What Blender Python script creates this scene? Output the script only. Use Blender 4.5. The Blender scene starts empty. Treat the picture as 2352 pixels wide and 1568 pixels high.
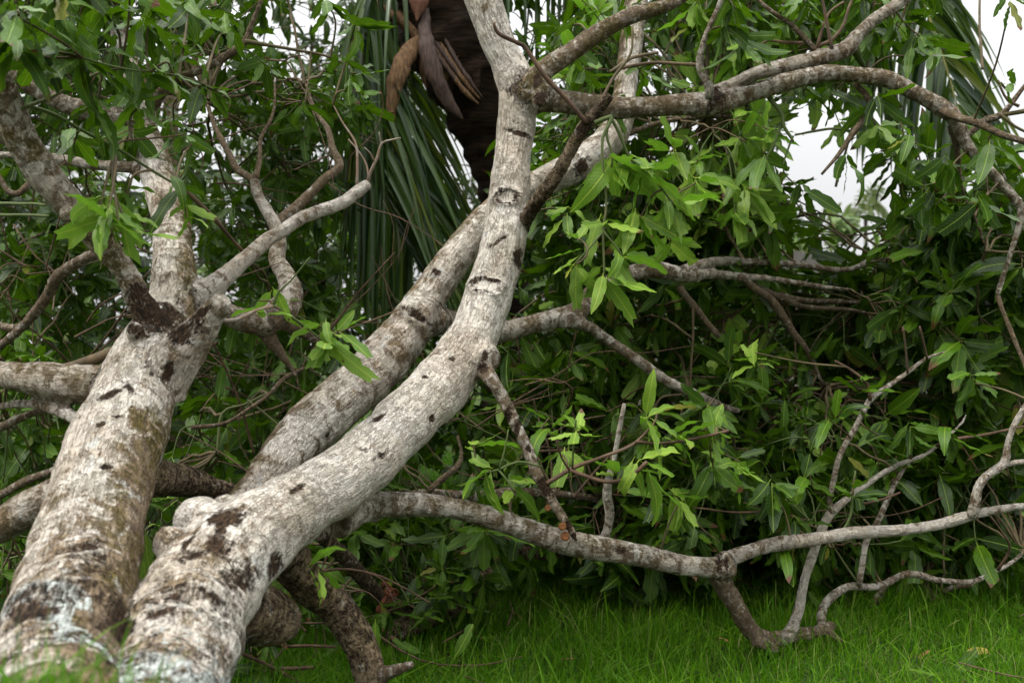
import bpy, math, random
import numpy as np
from mathutils import Vector, Matrix

random.seed(7)
rng = np.random.default_rng(11)
scene = bpy.context.scene
col = scene.collection

# ------------------------------------------------------------------ camera
CAM_H = 1.0
FPX = 2352 * 35.0 / 36.0          # focal length in units of the 2352 px wide tracing grid
cam_data = bpy.data.cameras.new("camera")
cam_data.lens = 35.0
cam_data.sensor_width = 36.0
cam_data.clip_start = 0.05
cam_data.clip_end = 400.0
cam_data.dof.use_dof = True
cam_data.dof.focus_distance = 3.0
cam_data.dof.aperture_fstop = 3.5
cam = bpy.data.objects.new("camera", cam_data)
cam.location = (0, 0, CAM_H)
cam.rotation_euler = (math.radians(90), 0, 0)
col.objects.link(cam)
scene.camera = cam

# ------------------------------------------------------------------ sky and sun (overcast)
SUN_EL, SUN_AZ = math.radians(58), math.radians(-118)   # azimuth measured from +Y towards +X
world = bpy.data.worlds.new("World")
scene.world = world
world.use_nodes = True
wn, wl = world.node_tree.nodes, world.node_tree.links
wn.clear()
w_out = wn.new("ShaderNodeOutputWorld")
w_bg = wn.new("ShaderNodeBackground")
w_bg.inputs["Strength"].default_value = 0.1
w_sky = wn.new("ShaderNodeTexSky")
w_sky.sky_type = 'NISHITA'
w_sky.sun_disc = False
w_sky.sun_elevation = SUN_EL
w_sky.sun_rotation = SUN_AZ
w_sky.air_density = 1.0
w_sky.dust_density = 6.0
w_tc = wn.new("ShaderNodeTexCoord")
w_sep = wn.new("ShaderNodeSeparateXYZ")
wl.new(w_tc.outputs["Generated"], w_sep.inputs[0])
w_ramp = wn.new("ShaderNodeMapRange")            # even cloud cover, brighter overhead
w_ramp.inputs["From Min"].default_value = 0.0
w_ramp.inputs["From Max"].default_value = 1.0
w_ramp.inputs["To Min"].default_value = 4.1
w_ramp.inputs["To Max"].default_value = 25.0
w_abs = wn.new("ShaderNodeMath"); w_abs.operation = 'MAXIMUM'; w_abs.inputs[1].default_value = 0.0
wl.new(w_sep.outputs["Z"], w_abs.inputs[0])
w_pow = wn.new("ShaderNodeMath"); w_pow.operation = 'POWER'; w_pow.inputs[1].default_value = 1.7
wl.new(w_abs.outputs[0], w_pow.inputs[0])
wl.new(w_pow.outputs[0], w_ramp.inputs["Value"])
w_noise = wn.new("ShaderNodeTexNoise")
w_noise.inputs["Scale"].default_value = 2.2
w_noise.inputs["Detail"].default_value = 4.0
wl.new(w_tc.outputs["Generated"], w_noise.inputs["Vector"])
w_nr = wn.new("ShaderNodeMapRange")
w_nr.inputs["To Min"].default_value = 0.86
w_nr.inputs["To Max"].default_value = 1.14
wl.new(w_noise.outputs["Fac"], w_nr.inputs["Value"])
w_mul = wn.new("ShaderNodeMath"); w_mul.operation = 'MULTIPLY'
wl.new(w_ramp.outputs[0], w_mul.inputs[0]); wl.new(w_nr.outputs[0], w_mul.inputs[1])
w_cloud = wn.new("ShaderNodeVectorMath"); w_cloud.operation = 'SCALE'
w_cloud.inputs[0].default_value = (0.985, 0.992, 1.0)
wl.new(w_mul.outputs[0], w_cloud.inputs["Scale"])
w_mix = wn.new("ShaderNodeMix"); w_mix.data_type = 'RGBA'
w_mix.inputs["Factor"].default_value = 0.94
wl.new(w_sky.outputs[0], w_mix.inputs["A"])
wl.new(w_cloud.outputs[0], w_mix.inputs["B"])
wl.new(w_mix.outputs["Result"], w_bg.inputs["Color"])
wl.new(w_bg.outputs[0], w_out.inputs["Surface"])

sun_data = bpy.data.lights.new("sun", 'SUN')
sun_data.energy = 1.5
sun_data.angle = math.radians(14)
sun_data.color = (1.0, 0.965, 0.91)
sun = bpy.data.objects.new("sun", sun_data)
sdir = Vector((math.sin(SUN_AZ) * math.cos(SUN_EL), math.cos(SUN_AZ) * math.cos(SUN_EL), math.sin(SUN_EL)))
sun.rotation_euler = sdir.to_track_quat('Z', 'Y').to_euler()
col.objects.link(sun)

scene.view_settings.view_transform = 'Standard'
scene.view_settings.look = 'None'
scene.view_settings.exposure = 0.92
scene.view_settings.gamma = 1.0
scene.cycles.use_denoising = True
scene.cycles.max_bounces = 8
scene.cycles.diffuse_bounces = 3
scene.cycles.glossy_bounces = 2
scene.cycles.transmission_bounces = 4

# ------------------------------------------------------------------ small helpers
def P(px, py, d):
    return np.array([(px - 1176.0) / FPX * d, d, CAM_H - (py - 784.0) / FPX * d])

def tag(o, label=None, cat=None, group=None, kind=None):
    if label: o["label"] = label
    if cat: o["category"] = cat
    if group: o["group"] = group
    if kind: o["kind"] = kind
    return o

def empty(name, loc=(0, 0, 0)):
    o = bpy.data.objects.new(name, None)
    o.empty_display_size = 0.1
    o.location = loc
    col.objects.link(o)
    return o

def np_mesh(name, V, F, mat, attrs=None, uv=None, smooth=True, normals=None):
    """V (n,3); F (m,k) int array with constant k, or list of such arrays."""
    me = bpy.data.meshes.new(name)
    Fs = F if isinstance(F, list) else [F]
    Fs = [np.asarray(f, dtype=np.int32) for f in Fs if len(f)]
    V = np.asarray(V, dtype=np.float32)
    loops = np.concatenate([f.ravel() for f in Fs])
    tot = np.concatenate([np.full(len(f), f.shape[1], np.int32) for f in Fs])
    start = np.concatenate([[0], np.cumsum(tot)[:-1]]).astype(np.int32)
    me.vertices.add(len(V)); me.vertices.foreach_set("co", V.ravel())
    me.loops.add(len(loops)); me.loops.foreach_set("vertex_index", loops)
    me.polygons.add(len(tot)); me.polygons.foreach_set("loop_start", start)
    me.polygons.foreach_set("use_smooth", np.full(len(tot), smooth, bool))
    if uv is not None:
        ul = me.uv_layers.new(name="UVMap")
        ul.data.foreach_set("uv", np.asarray(uv, np.float32)[loops].ravel())
    for k, a in (attrs or {}).items():
        a = np.asarray(a, np.float32)
        if a.ndim == 1:
            at = me.attributes.new(k, 'FLOAT', 'POINT'); at.data.foreach_set("value", a)
        else:
            at = me.attributes.new(k, 'FLOAT_VECTOR', 'POINT'); at.data.foreach_set("vector", a.ravel())
    me.update(calc_edges=True)
    if normals is not None:
        me.normals_split_custom_set_from_vertices(np.asarray(normals, np.float32))
    if mat is not None: me.materials.append(mat)
    return me

def link(name, me, parent=None):
    o = bpy.data.objects.new(name, me)
    col.objects.link(o)
    if parent is not None: o.parent = parent
    return o

def vnoise(p, seed=0):
    """smooth value noise in [-1,1], vectorised"""
    p = np.asarray(p, np.float64)
    i = np.floor(p).astype(np.int64); f = p - i
    f = f * f * (3 - 2 * f)
    def h(ix, iy, iz):
        n = (ix * 374761393 + iy * 668265263 + iz * 1274126177 + seed * 974634541) & 0x7fffffff
        n = ((n ^ (n >> 13)) * 1274126177) & 0x7fffffff
        n = (n ^ (n >> 16)) & 0xffff
        return n / 32767.5 - 1.0
    r = 0
    for dx in (0, 1):
        wx = f[:, 0] if dx else 1 - f[:, 0]
        for dy in (0, 1):
            wy = f[:, 1] if dy else 1 - f[:, 1]
            for dz in (0, 1):
                wz = f[:, 2] if dz else 1 - f[:, 2]
                r = r + wx * wy * wz * h(i[:, 0] + dx, i[:, 1] + dy, i[:, 2] + dz)
    return r

def fbm(p, seed=0, oct=3):
    r, a, t = 0, 1.0, 0
    for k in range(oct):
        r = r + a * vnoise(np.asarray(p) * 2 ** k, seed + k); t += a; a *= 0.5
    return r / t

def unit(v):
    v = np.asarray(v, float)
    return v / (np.linalg.norm(v, axis=-1, keepdims=True) + 1e-12)

def spline(pts, n_per=6, step=None):
    """Catmull-Rom through rows of pts (any columns)"""
    pts = np.asarray(pts, float)
    if len(pts) == 2:
        t = np.linspace(0, 1, n_per + 1)[:, None]
        return pts[0] * (1 - t) + pts[1] * t
    ext = np.vstack([2 * pts[0] - pts[1], pts, 2 * pts[-1] - pts[-2]])
    out = []
    for i in range(1, len(ext) - 2):
        p0, p1, p2, p3 = ext[i - 1:i + 3]
        n = n_per
        if step: n = max(2, int(np.linalg.norm((p2 - p1)[:3]) / step))
        for k in range(n):
            t = k / n
            out.append(0.5 * ((2 * p1) + (-p0 + p2) * t + (2 * p0 - 5 * p1 + 4 * p2 - p3) * t * t + (-p0 + 3 * p1 - 3 * p2 + p3) * t ** 3))
    out.append(pts[-1])
    return np.array(out)

def frames(C):
    T = unit(np.gradient(C, axis=0))
    N = np.zeros_like(T)
    a = np.array([0, 0, 1.0]) if abs(T[0, 2]) < 0.9 else np.array([1.0, 0, 0])
    N[0] = unit(a - T[0] * (a @ T[0]))
    for i in range(1, len(T)):
        v = N[i - 1] - T[i] * (N[i - 1] @ T[i])
        N[i] = unit(v)
    return T, N, np.cross(T, N)

def tube(C, R, sides=8, cap=True):
    """returns V, quads, tris(caps), bark coords"""
    T, N, B = frames(C)
    n = len(C)
    th = np.arange(sides) * 2 * math.pi / sides
    ring = np.cos(th)[None, :, None] * N[:, None, :] + np.sin(th)[None, :, None] * B[:, None, :]
    V = (C[:, None, :] + ring * R[:, None, None]).reshape(-1, 3)
    s = np.concatenate([[0], np.cumsum(np.linalg.norm(np.diff(C, axis=0), axis=1))])
    bk = np.stack([(np.cos(th)[None] * R[:, None]).ravel(), (np.sin(th)[None] * R[:, None]).ravel(), np.repeat(s, sides)], 1)
    i = np.arange(n - 1)[:, None] * sides; j = np.arange(sides)[None]
    j2 = (j + 1) % sides
    Q = np.stack([i + j, i + j2, i + sides + j2, i + sides + j], -1).reshape(-1, 4)
    tris = np.zeros((0, 3), int)
    if cap:
        V = np.vstack([V, C[0], C[-1]])
        bk = np.vstack([bk, [0, 0, s[0]], [0, 0, s[-1]]])
        a, b = n * sides, n * sides + 1
        jj = np.arange(sides); jn = (jj + 1) % sides
        tris = np.vstack([np.stack([np.full(sides, a), jn, jj], 1),
                          np.stack([np.full(sides, b), (n - 1) * sides + jj, (n - 1) * sides + jn], 1)])
    return V, Q, tris, bk

# ------------------------------------------------------------------ materials
class NT:
    def __init__(self, name):
        self.m = bpy.data.materials.new(name); self.m.use_nodes = True
        self.t = self.m.node_tree; self.t.nodes.clear()
        self.out = self.t.nodes.new("ShaderNodeOutputMaterial")
    def n(self, typ, props=None, **ins):
        nd = self.t.nodes.new(typ)
        for k, v in (props or {}).items(): setattr(nd, k, v)
        for k, v in ins.items():
            self.set(nd, k, v)
        return nd
    def set(self, nd, k, v):
        key = int(k[1:]) if k[0] == 'i' and k[1:].isdigit() else k.replace('_', ' ')
        s = nd.inputs[key]
        if isinstance(v, bpy.types.NodeSocket): self.t.links.new(v, s)
        elif isinstance(v, bpy.types.Node): self.t.links.new(v.outputs[0], s)
        else: s.default_value = v
    def attr(self, name, vec=False):
        a = self.n("ShaderNodeAttribute", {"attribute_name": name})
        return a.outputs["Vector"] if vec else a.outputs["Fac"]
    def math(self, op, a, b=0.0, c=0.0, clamp=False):
        nd = self.n("ShaderNodeMath", {"operation": op, "use_clamp": clamp}, i0=a, i1=b)
        if op in ('MULTIPLY_ADD', 'COMPARE', 'SMOOTH_MIN'): self.set(nd, 'i2', c)
        return nd.outputs[0]
    def ramp(self, fac, lo, hi, a=0.0, b=1.0):
        nd = self.n("ShaderNodeMapRange", {"interpolation_type": 'SMOOTHSTEP'})
        self.set(nd, "Value", fac); self.set(nd, "From Min", lo); self.set(nd, "From Max", hi)
        self.set(nd, "To Min", a); self.set(nd, "To Max", b)
        return nd.outputs[0]
    def mix(self, f, a, b):
        nd = self.n("ShaderNodeMix", {"data_type": 'RGBA'})
        self.set(nd, "Factor", f)
        for k, v in (("A", a), ("B", b)):
            s = [x for x in nd.inputs if x.name == k and x.type == 'RGBA'][0]
            if isinstance(v, tuple): s.default_value = v if len(v) == 4 else (*v, 1)
            else: self.t.links.new(v if isinstance(v, bpy.types.NodeSocket) else v.outputs[0], s)
        return [x for x in nd.outputs if x.type == 'RGBA'][0]
    def scale(self, v, x, y, z):
        return self.n("ShaderNodeVectorMath", {"operation": 'MULTIPLY'}, i0=v, i1=(x, y, z)).outputs[0]
    def noise(self, v, sc, detail=4, rough=0.55, dist=0.0):
        nd = self.n("ShaderNodeTexNoise", None, Vector=v, Scale=sc, Detail=detail, Roughness=rough, Distortion=dist)
        return nd.outputs["Fac"]
    def bump(self, h, strength, dist=0.01, normal=None):
        nd = self.n("ShaderNodeBump", None, Strength=strength, Distance=dist, Height=h)
        if normal is not None: self.set(nd, "Normal", normal)
        return nd.outputs[0]

def bark_material(name="mango_bark"):
    m = NT(name)
    bk = m.attr("bk", True)
    tone = m.attr("tone"); scar_shade = m.attr("scar_shade"); lich = m.attr("lichen")
    warp = m.n("ShaderNodeTexNoise", None, Vector=bk, Scale=16.0, Detail=4.0)
    wv = m.n("ShaderNodeVectorMath", {"operation": 'MULTIPLY_ADD'}, i0=warp.outputs["Color"], i1=(0.06, 0.06, 0.06), i2=bk).outputs[0]
    warp2 = m.n("ShaderNodeTexNoise", None, Vector=bk, Scale=70.0, Detail=3.0)
    wv2 = m.n("ShaderNodeVectorMath", {"operation": 'MULTIPLY_ADD'}, i0=warp2.outputs["Color"], i1=(0.012, 0.012, 0.03), i2=bk).outputs[0]
    big = m.noise(bk, 5.5, 4, 0.6)
    blot = m.noise(m.scale(wv, 1, 1, 1.5), 13.0, 6, 0.70, 0.4)
    patch = m.noise(m.scale(wv, 1, 1, 1.7), 28.0, 6, 0.72)
    fine = m.noise(m.scale(wv2, 1, 1, 0.35), 130.0, 5, 0.72)
    grit = m.noise(m.scale(bk, 1, 1, 0.6), 300.0, 3, 0.65)
    # long broken fissures along the limb
    def fissure(sc, zs, w):
        r = m.noise(m.scale(wv2, 1, 1, zs), sc, 3, 0.55)
        return m.ramp(m.math('ABSOLUTE', m.math('SUBTRACT', r, 0.5)), 0.0, w, 1.0, 0.0)
    vor = m.n("ShaderNodeTexVoronoi", {"feature": 'DISTANCE_TO_EDGE'}, Vector=m.scale(wv2, 1, 1, 0.22), Scale=95.0, Randomness=1.0)
    cell = m.math('MULTIPLY', m.ramp(vor.outputs["Distance"], 0.0, 0.11, 1.0, 0.0), m.ramp(patch, 0.42, 0.62))
    crack = m.math('MAXIMUM', m.math('MULTIPLY', fissure(62.0, 0.14, 0.030), m.ramp(blot, 0.36, 0.56, 0.35, 1.0)), m.math('MULTIPLY', cell, 0.8))
    crack = m.math('MAXIMUM', crack, m.math('MULTIPLY', fissure(115.0, 0.09, 0.035), m.ramp(patch, 0.40, 0.60, 0.10, 0.6)))
    pale = m.mix(m.ramp(big, 0.33, 0.66), (0.60, 0.525, 0.43), (0.80, 0.75, 0.67))
    pale = m.mix(m.ramp(fine, 0.42, 0.66, 0, 0.42), pale, (0.36, 0.275, 0.185))
    pale = m.mix(m.ramp(grit, 0.52, 0.66, 0, 0.26), pale, (0.24, 0.18, 0.125))
    brown = m.mix(m.ramp(patch, 0.35, 0.65), (0.255, 0.178, 0.095), (0.115, 0.070, 0.034))
    brown = m.mix(m.ramp(fine, 0.45, 0.62, 0, 0.6), brown, (0.085, 0.055, 0.032))
    # brownness: tone shifts the threshold of the blotches
    th = m.math('MULTIPLY_ADD', tone, -0.42, 0.68)
    bl2 = m.math('ADD', blot, m.math('MULTIPLY_ADD', fine, 0.22, -0.11))
    bmask = m.ramp(m.math('SUBTRACT', bl2, th), -0.04, 0.12, 0, 0.9)
    c = m.mix(bmask, pale, brown)
    # olive algae patches
    alg = m.math('MULTIPLY', m.ramp(m.noise(m.scale(wv, 1, 1, 0.8), 8.0, 6, 0.72), 0.44, 0.56), m.ramp(patch, 0.36, 0.56))
    alg = m.math('MULTIPLY', alg, m.ramp(m.attr("algae"), 0.0, 1.0, 0.10, 0.95), clamp=True)
    c = m.mix(alg, c, m.mix(m.ramp(fine, 0.4, 0.6), (0.165, 0.130, 0.026), (0.062, 0.054, 0.014)))
    # crusty white lichen
    lm = m.math('MULTIPLY', m.ramp(m.math('ADD', m.noise(m.scale(wv, 1.5, 1.5, 0.7), 34.0, 6, 0.76), m.math('MULTIPLY', lich, 0.25)), 0.635, 0.68), m.ramp(lich, 0.0, 0.25))
    c = m.mix(lm, c, m.mix(m.ramp(fine, 0.4, 0.6), (0.66, 0.70, 0.66), (0.40, 0.44, 0.40)))
    wl_ = m.math('MULTIPLY', m.ramp(m.noise(wv, 17.0, 6, 0.75), 0.60, 0.65), m.ramp(fine, 0.35, 0.6, 0.9, 0.3))
    c = m.mix(wl_, c, (0.64, 0.66, 0.63))
    orange = m.math('MULTIPLY', m.ramp(m.noise(m.scale(wv, 1, 1, 0.6), 19.0, 6, 0.75), 0.62, 0.70), 0.5)
    c = m.mix(orange, c, (0.33, 0.17, 0.085))
    # cracks, pits, scars and the shade painted on low limbs
    c = m.mix(m.math('MULTIPLY', crack, 0.54), c, (0.105, 0.068, 0.038))
    pn = m.noise(m.scale(wv2, 1, 1, 1.9), 24.0, 4, 0.62)
    pits = m.math('MULTIPLY', m.ramp(m.math('ADD', pn, m.math('MULTIPLY_ADD', fine, 0.12, -0.06)), 0.675, 0.72), 0.75)
    c = m.mix(pits, c, (0.045, 0.032, 0.022))
    sn = m.math('ADD', m.math('MULTIPLY_ADD', patch, 2.1, -1.05), m.math('MULTIPLY_ADD', fine, 1.3, -0.65))
    sm = m.math('MULTIPLY', m.ramp(m.math('ADD', scar_shade, sn), 0.24, 0.74), m.ramp(scar_shade, 0.02, 0.2))
    c = m.mix(sm, c, m.mix(m.ramp(fine, 0.35, 0.62), (0.105, 0.062, 0.033), (0.013, 0.009, 0.006)))
    h = m.math('ADD', m.math('MULTIPLY', crack, -1.0), m.math('MULTIPLY', fine, 1.0))
    h = m.math('ADD', h, m.math('MULTIPLY', blot, 1.0))
    h = m.math('ADD', h, m.math('MULTIPLY', grit, 0.45))
    h = m.math('ADD', h, m.math('MULTIPLY', patch, 0.9))
    h = m.math('ADD', h, m.math('MULTIPLY', m.math('ADD', sm, pits), -0.8))
    h = m.math('ADD', h, m.math('MULTIPLY', lm, 0.4))
    b = m.n("ShaderNodeBsdfPrincipled", None, Base_Color=c, Roughness=0.9, Normal=m.bump(h, 1.0, 0.010))
    b.inputs["Specular IOR Level"].default_value = 0.15
    m.t.links.new(b.outputs[0], m.out.inputs["Surface"])
    return m.m

def twig_material():
    m = NT("twig_bark")
    bk = m.attr("bk", True); tone = m.attr("tone")
    n1 = m.noise(bk, 22.0, 4, 0.6)
    c = m.mix(m.ramp(n1, 0.35, 0.65), (0.055, 0.032, 0.020), (0.125, 0.076, 0.046))
    c = m.mix(m.ramp(tone, 0.45, 0.75), c, m.mix(n1, (0.075, 0.095, 0.028), (0.055, 0.085, 0.022)))
    c = m.mix(m.ramp(tone, 0.25, 0.05), c, m.mix(m.ramp(n1, 0.4, 0.6), (0.36, 0.32, 0.265), (0.19, 0.13, 0.085)))
    fine = m.noise(m.scale(bk, 1, 1, 0.3), 300.0, 3, 0.6)
    b = m.n("ShaderNodeBsdfPrincipled", None, Base_Color=c, Roughness=0.75, Normal=m.bump(fine, 0.6, 0.002))
    b.inputs["Specular IOR Level"].default_value = 0.25
    m.t.links.new(b.outputs[0], m.out.inputs["Surface"])
    return m.m

def leaf_material(name, dark, light, under, trans, rough=0.40, tmix=0.20, midrib=(0.26, 0.32, 0.055)):
    m = NT(name)
    uvn = m.n("ShaderNodeUVMap", {"uv_map": "UVMap"})
    sep = m.n("ShaderNodeSeparateXYZ", None, Vector=uvn.outputs[0])
    u, v = sep.outputs["X"], sep.outputs["Y"]
    av = m.math('ABSOLUTE', v)
    oi = m.n("ShaderNodeObjectInfo")
    rnd = m.math('FRACT', m.math('ADD', m.attr("lrnd"), oi.outputs["Random"]))
    geo = m.n("ShaderNodeNewGeometry")
    co = m.n("ShaderNodeCombineXYZ", None, X=u, Y=v, Z=m.math('MULTIPLY', rnd, 30.0)).outputs[0]
    n1 = m.noise(co, 4.0, 3, 0.6)
    c = m.mix(m.ramp(rnd, 0.0, 1.0), dark, light)
    c = m.mix(m.ramp(n1, 0.3, 0.7, 0.0, 0.35), c, dark)
    c = m.mix(m.math('MULTIPLY', geo.outputs["Backfacing"], 0.75), c, under)
    c = m.mix(m.ramp(rnd, 0.985, 0.995, 0.0, 0.7), c, (0.19, 0.16, 0.022))
    vein_f = m.math('FRACT', m.math('SUBTRACT', m.math('MULTIPLY', u, 15.0), m.math('MULTIPLY', av, 1.6)))
    vein = m.ramp(m.math('ABSOLUTE', m.math('SUBTRACT', vein_f, 0.5)), 0.0, 0.13, 1.0, 0.0)
    c = m.mix(m.math('MULTIPLY', vein, 0.22), c, midrib)
    rib = m.ramp(av, 0.03, 0.09, 1.0, 0.0)
    c = m.mix(m.math('MULTIPLY', rib, 0.75), c, midrib)
    spots = m.math('MULTIPLY', m.ramp(m.noise(co, 9.0, 2, 0.5), 0.66, 0.72), m.ramp(rnd, 0.5, 0.6, 0.0, 0.8))
    burn = m.math('MULTIPLY', m.ramp(m.math('ADD', u, m.math('MULTIPLY', n1, 0.3)), 0.98, 1.05), m.ramp(rnd, 0.78, 0.8))
    c = m.mix(m.math('MAXIMUM', spots, burn), c, (0.10, 0.045, 0.018))
    h = m.math('ADD', m.math('MULTIPLY', vein, -0.5), m.math('MULTIPLY', rib, -1.0))
    h = m.math('ADD', h, m.math('MULTIPLY', n1, 1.2))
    nor = m.bump(h, 0.35, 0.004)
    b = m.n("ShaderNodeBsdfPrincipled", None, Base_Color=c, Roughness=m.math('MULTIPLY_ADD', geo.outputs["Backfacing"], 0.22, rough), Normal=nor)
    b.inputs["Specular IOR Level"].default_value = 0.28
    t = m.n("ShaderNodeBsdfTranslucent", None, Color=m.mix(m.math('MAXIMUM', spots, burn), m.mix(m.math('MULTIPLY', rib, 0.6), trans, midrib), (0.05, 0.02, 0.01)), Normal=nor)
    mx = m.n("ShaderNodeMixShader", None, Fac=tmix, i1=b.outputs[0], i2=t.outputs[0])
    m.t.links.new(mx.outputs[0], m.out.inputs["Surface"])
    return m.m

def simple_material(name, c1, c2, scale=20.0, rough=0.85, bump=0.4, stretch=(1, 1, 1), spec=0.2, trans=None, obj_coord=True):
    m = NT(name)
    tc = m.n("ShaderNodeTexCoord")
    v = m.scale(tc.outputs["Object"], *stretch)
    n1 = m.noise(v, scale, 5, 0.65)
    c = m.mix(m.ramp(n1, 0.32, 0.68), c1, c2)
    b = m.n("ShaderNodeBsdfPrincipled", None, Base_Color=c, Roughness=rough, Normal=m.bump(n1, bump, 0.01))
    b.inputs["Specular IOR Level"].default_value = spec
    s = b.outputs[0]
    if trans:
        t = m.n("ShaderNodeBsdfTranslucent", None, Color=(*trans, 1))
        s = m.n("ShaderNodeMixShader", None, Fac=0.25, i1=s, i2=t.outputs[0]).outputs[0]
    m.t.links.new(s, m.out.inputs["Surface"])
    return m.m

def rnd_material(name, c1, c2, trans=None, tmix=0.3, rough=0.5, spec=0.3, tipc=None):
    """thin blades: colour from a per-blade random attribute and the object's own random"""
    m = NT(name)
    oi = m.n("ShaderNodeObjectInfo")
    rnd = m.math('FRACT', m.math('ADD', m.attr("lrnd"), oi.outputs["Random"]))
    c = m.mix(rnd, c1, c2)
    if tipc: c = m.mix(m.ramp(rnd, 0.90, 0.97, 0.0, 0.8), c, tipc)
    b = m.n("ShaderNodeBsdfPrincipled", None, Base_Color=c, Roughness=rough)
    b.inputs["Specular IOR Level"].default_value = spec
    s = b.outputs[0]
    if trans:
        t = m.n("ShaderNodeBsdfTranslucent", None, Color=(*trans, 1))
        s = m.n("ShaderNodeMixShader", None, Fac=tmix, i1=s, i2=t.outputs[0]).outputs[0]
    m.t.links.new(s, m.out.inputs["Surface"])
    return m.m

M_BARK = bark_material()
M_TWIG = twig_material()
M_LEAF = leaf_material("mango_leaf", (0.0055, 0.022, 0.0010), (0.060, 0.140, 0.003), (0.032, 0.080, 0.007), (0.10, 0.23, 0.003), 0.42, 0.20, (0.17, 0.26, 0.022))
M_SHADELEAF = leaf_material("shaded_mango_leaf", (0.0035, 0.015, 0.0007), (0.030, 0.066, 0.002), (0.020, 0.046, 0.005), (0.06, 0.14, 0.002), 0.42, 0.16, (0.12, 0.19, 0.016))  # mango leaf darkened: shade behind the fallen tree put into the colour
M_YOUNG = leaf_material("young_mango_leaf", (0.060, 0.135, 0.008), (0.190, 0.300, 0.036), (0.170, 0.270, 0.050), (0.18, 0.42, 0.022), 0.42, 0.24, (0.34, 0.44, 0.05))
M_FARLEAF = leaf_material("distant_leaf", (0.05, 0.10, 0.025), (0.12, 0.18, 0.05), (0.11, 0.16, 0.06), (0.2, 0.3, 0.06))  # paler greens: haze of distance put into the leaf colour
M_PALM = rnd_material("palm_leaflet", (0.010, 0.030, 0.008), (0.050, 0.098, 0.014), (0.12, 0.19, 0.008), 0.26, 0.34, 0.45, (0.11, 0.13, 0.02))
M_RACHIS = simple_material("palm_rachis", (0.10, 0.12, 0.03), (0.17, 0.16, 0.05), 15, 0.5, 0.2)
M_PALMTRUNK = simple_material("palm_fibre", (0.006, 0.004, 0.003), (0.034, 0.019, 0.011), 22, 0.95, 1.0, (0.5, 0.5, 3.0))
M_SPATHE = simple_material("dry_spathe", (0.060, 0.032, 0.016), (0.20, 0.115, 0.055), 38, 0.75, 0.6, (3, 3, 0.5))
M_DARKSPATHE = simple_material("dark_spathe", (0.028, 0.018, 0.014), (0.085, 0.052, 0.04), 38, 0.55, 0.4, (3, 3, 0.5))
M_REDSPATHE = simple_material("reddish_spathe", (0.085, 0.032, 0.02), (0.15, 0.07, 0.042), 38, 0.6, 0.4, (3, 3, 0.5))
M_GRASS = rnd_material("grass_blade", (0.026, 0.092, 0.002), (0.108, 0.230, 0.006), (0.12, 0.34, 0.005), 0.34, 0.55, 0.15, (0.20, 0.19, 0.07))
M_FENCE = simple_material("weathered_board", (0.075, 0.068, 0.060), (0.17, 0.158, 0.145), 14, 0.9, 0.5, (3, 3, 0.4))
M_CLOTH = simple_material("brown_cloth", (0.12, 0.040, 0.022), (0.17, 0.062, 0.034), 60, 0.9, 0.4)
M_FUNGUS = simple_material("bracket_fungus_cap", (0.070, 0.026, 0.008), (0.14, 0.056, 0.015), 60, 0.8, 0.5)
M_CUT = simple_material("cut_wood", (0.22, 0.125, 0.06), (0.36, 0.235, 0.125), 60, 0.9, 0.8)
M_DRY = simple_material("dry_sheath", (0.14, 0.062, 0.028), (0.25, 0.125, 0.06), 10, 0.85, 0.6, (3, 3, 0.6))
M_STONE = simple_material("pale_gravel", (0.34, 0.35, 0.36), (0.55, 0.56, 0.57), 18, 0.9, 0.8)
M_DEADLEAF = simple_material("yellow_leaf", (0.28, 0.24, 0.04), (0.36, 0.26, 0.07), 18, 0.7, 0.3, trans=(0.3, 0.25, 0.03))

# ------------------------------------------------------------------ ground
def gz(x, y):
    x = np.asarray(x, float); y = np.asarray(y, float)
    z = 0.545 * np.exp(-((x + 0.58) / 0.34) ** 2 - ((y - 1.08) / 0.55) ** 2)
    p = np.stack([x, y, np.zeros_like(x)], -1).reshape(-1, 3)
    z = z + (0.022 * vnoise(p * 1.7, 3) + 0.010 * vnoise(p * 5.0, 5)).reshape(x.shape)
    return z

def ground():
    xs = np.concatenate([np.linspace(-120, -9, 14), np.linspace(-8, 8, 161), np.linspace(9, 120, 14)])
    ys = np.concatenate([np.linspace(-40, -4, 8), np.linspace(-3, 14, 171), np.linspace(15, 200, 20)])
    X, Y = np.meshgrid(xs, ys)
    V = np.stack([X, Y, gz(X, Y)], -1).reshape(-1, 3)
    nx, ny = len(xs), len(ys)
    i = (np.arange(ny - 1)[:, None] * nx + np.arange(nx - 1)[None]).ravel()
    F = np.stack([i, i + 1, i + nx + 1, i + nx], 1)
    m = NT("soil_and_thatch")
    tc = m.n("ShaderNodeTexCoord")
    n1 = m.noise(tc.outputs["Object"], 3.0, 5, 0.65); n2 = m.noise(tc.outputs["Object"], 45.0, 5, 0.7)
    c = m.mix(m.ramp(n1, 0.35, 0.65), (0.022, 0.042, 0.010), (0.032, 0.062, 0.012))
    c = m.mix(m.ramp(n2, 0.5, 0.68), c, (0.075, 0.062, 0.030))
    b = m.n("ShaderNodeBsdfPrincipled", None, Base_Color=c, Roughness=0.95, Normal=m.bump(n2, 0.8, 0.02))
    b.inputs["Specular IOR Level"].default_value = 0.1
    m.t.links.new(b.outputs[0], m.out.inputs["Surface"])
    o = link("ground", np_mesh("ground", V, F, m.m))
    tag(o, kind="structure")
ground()

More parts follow.
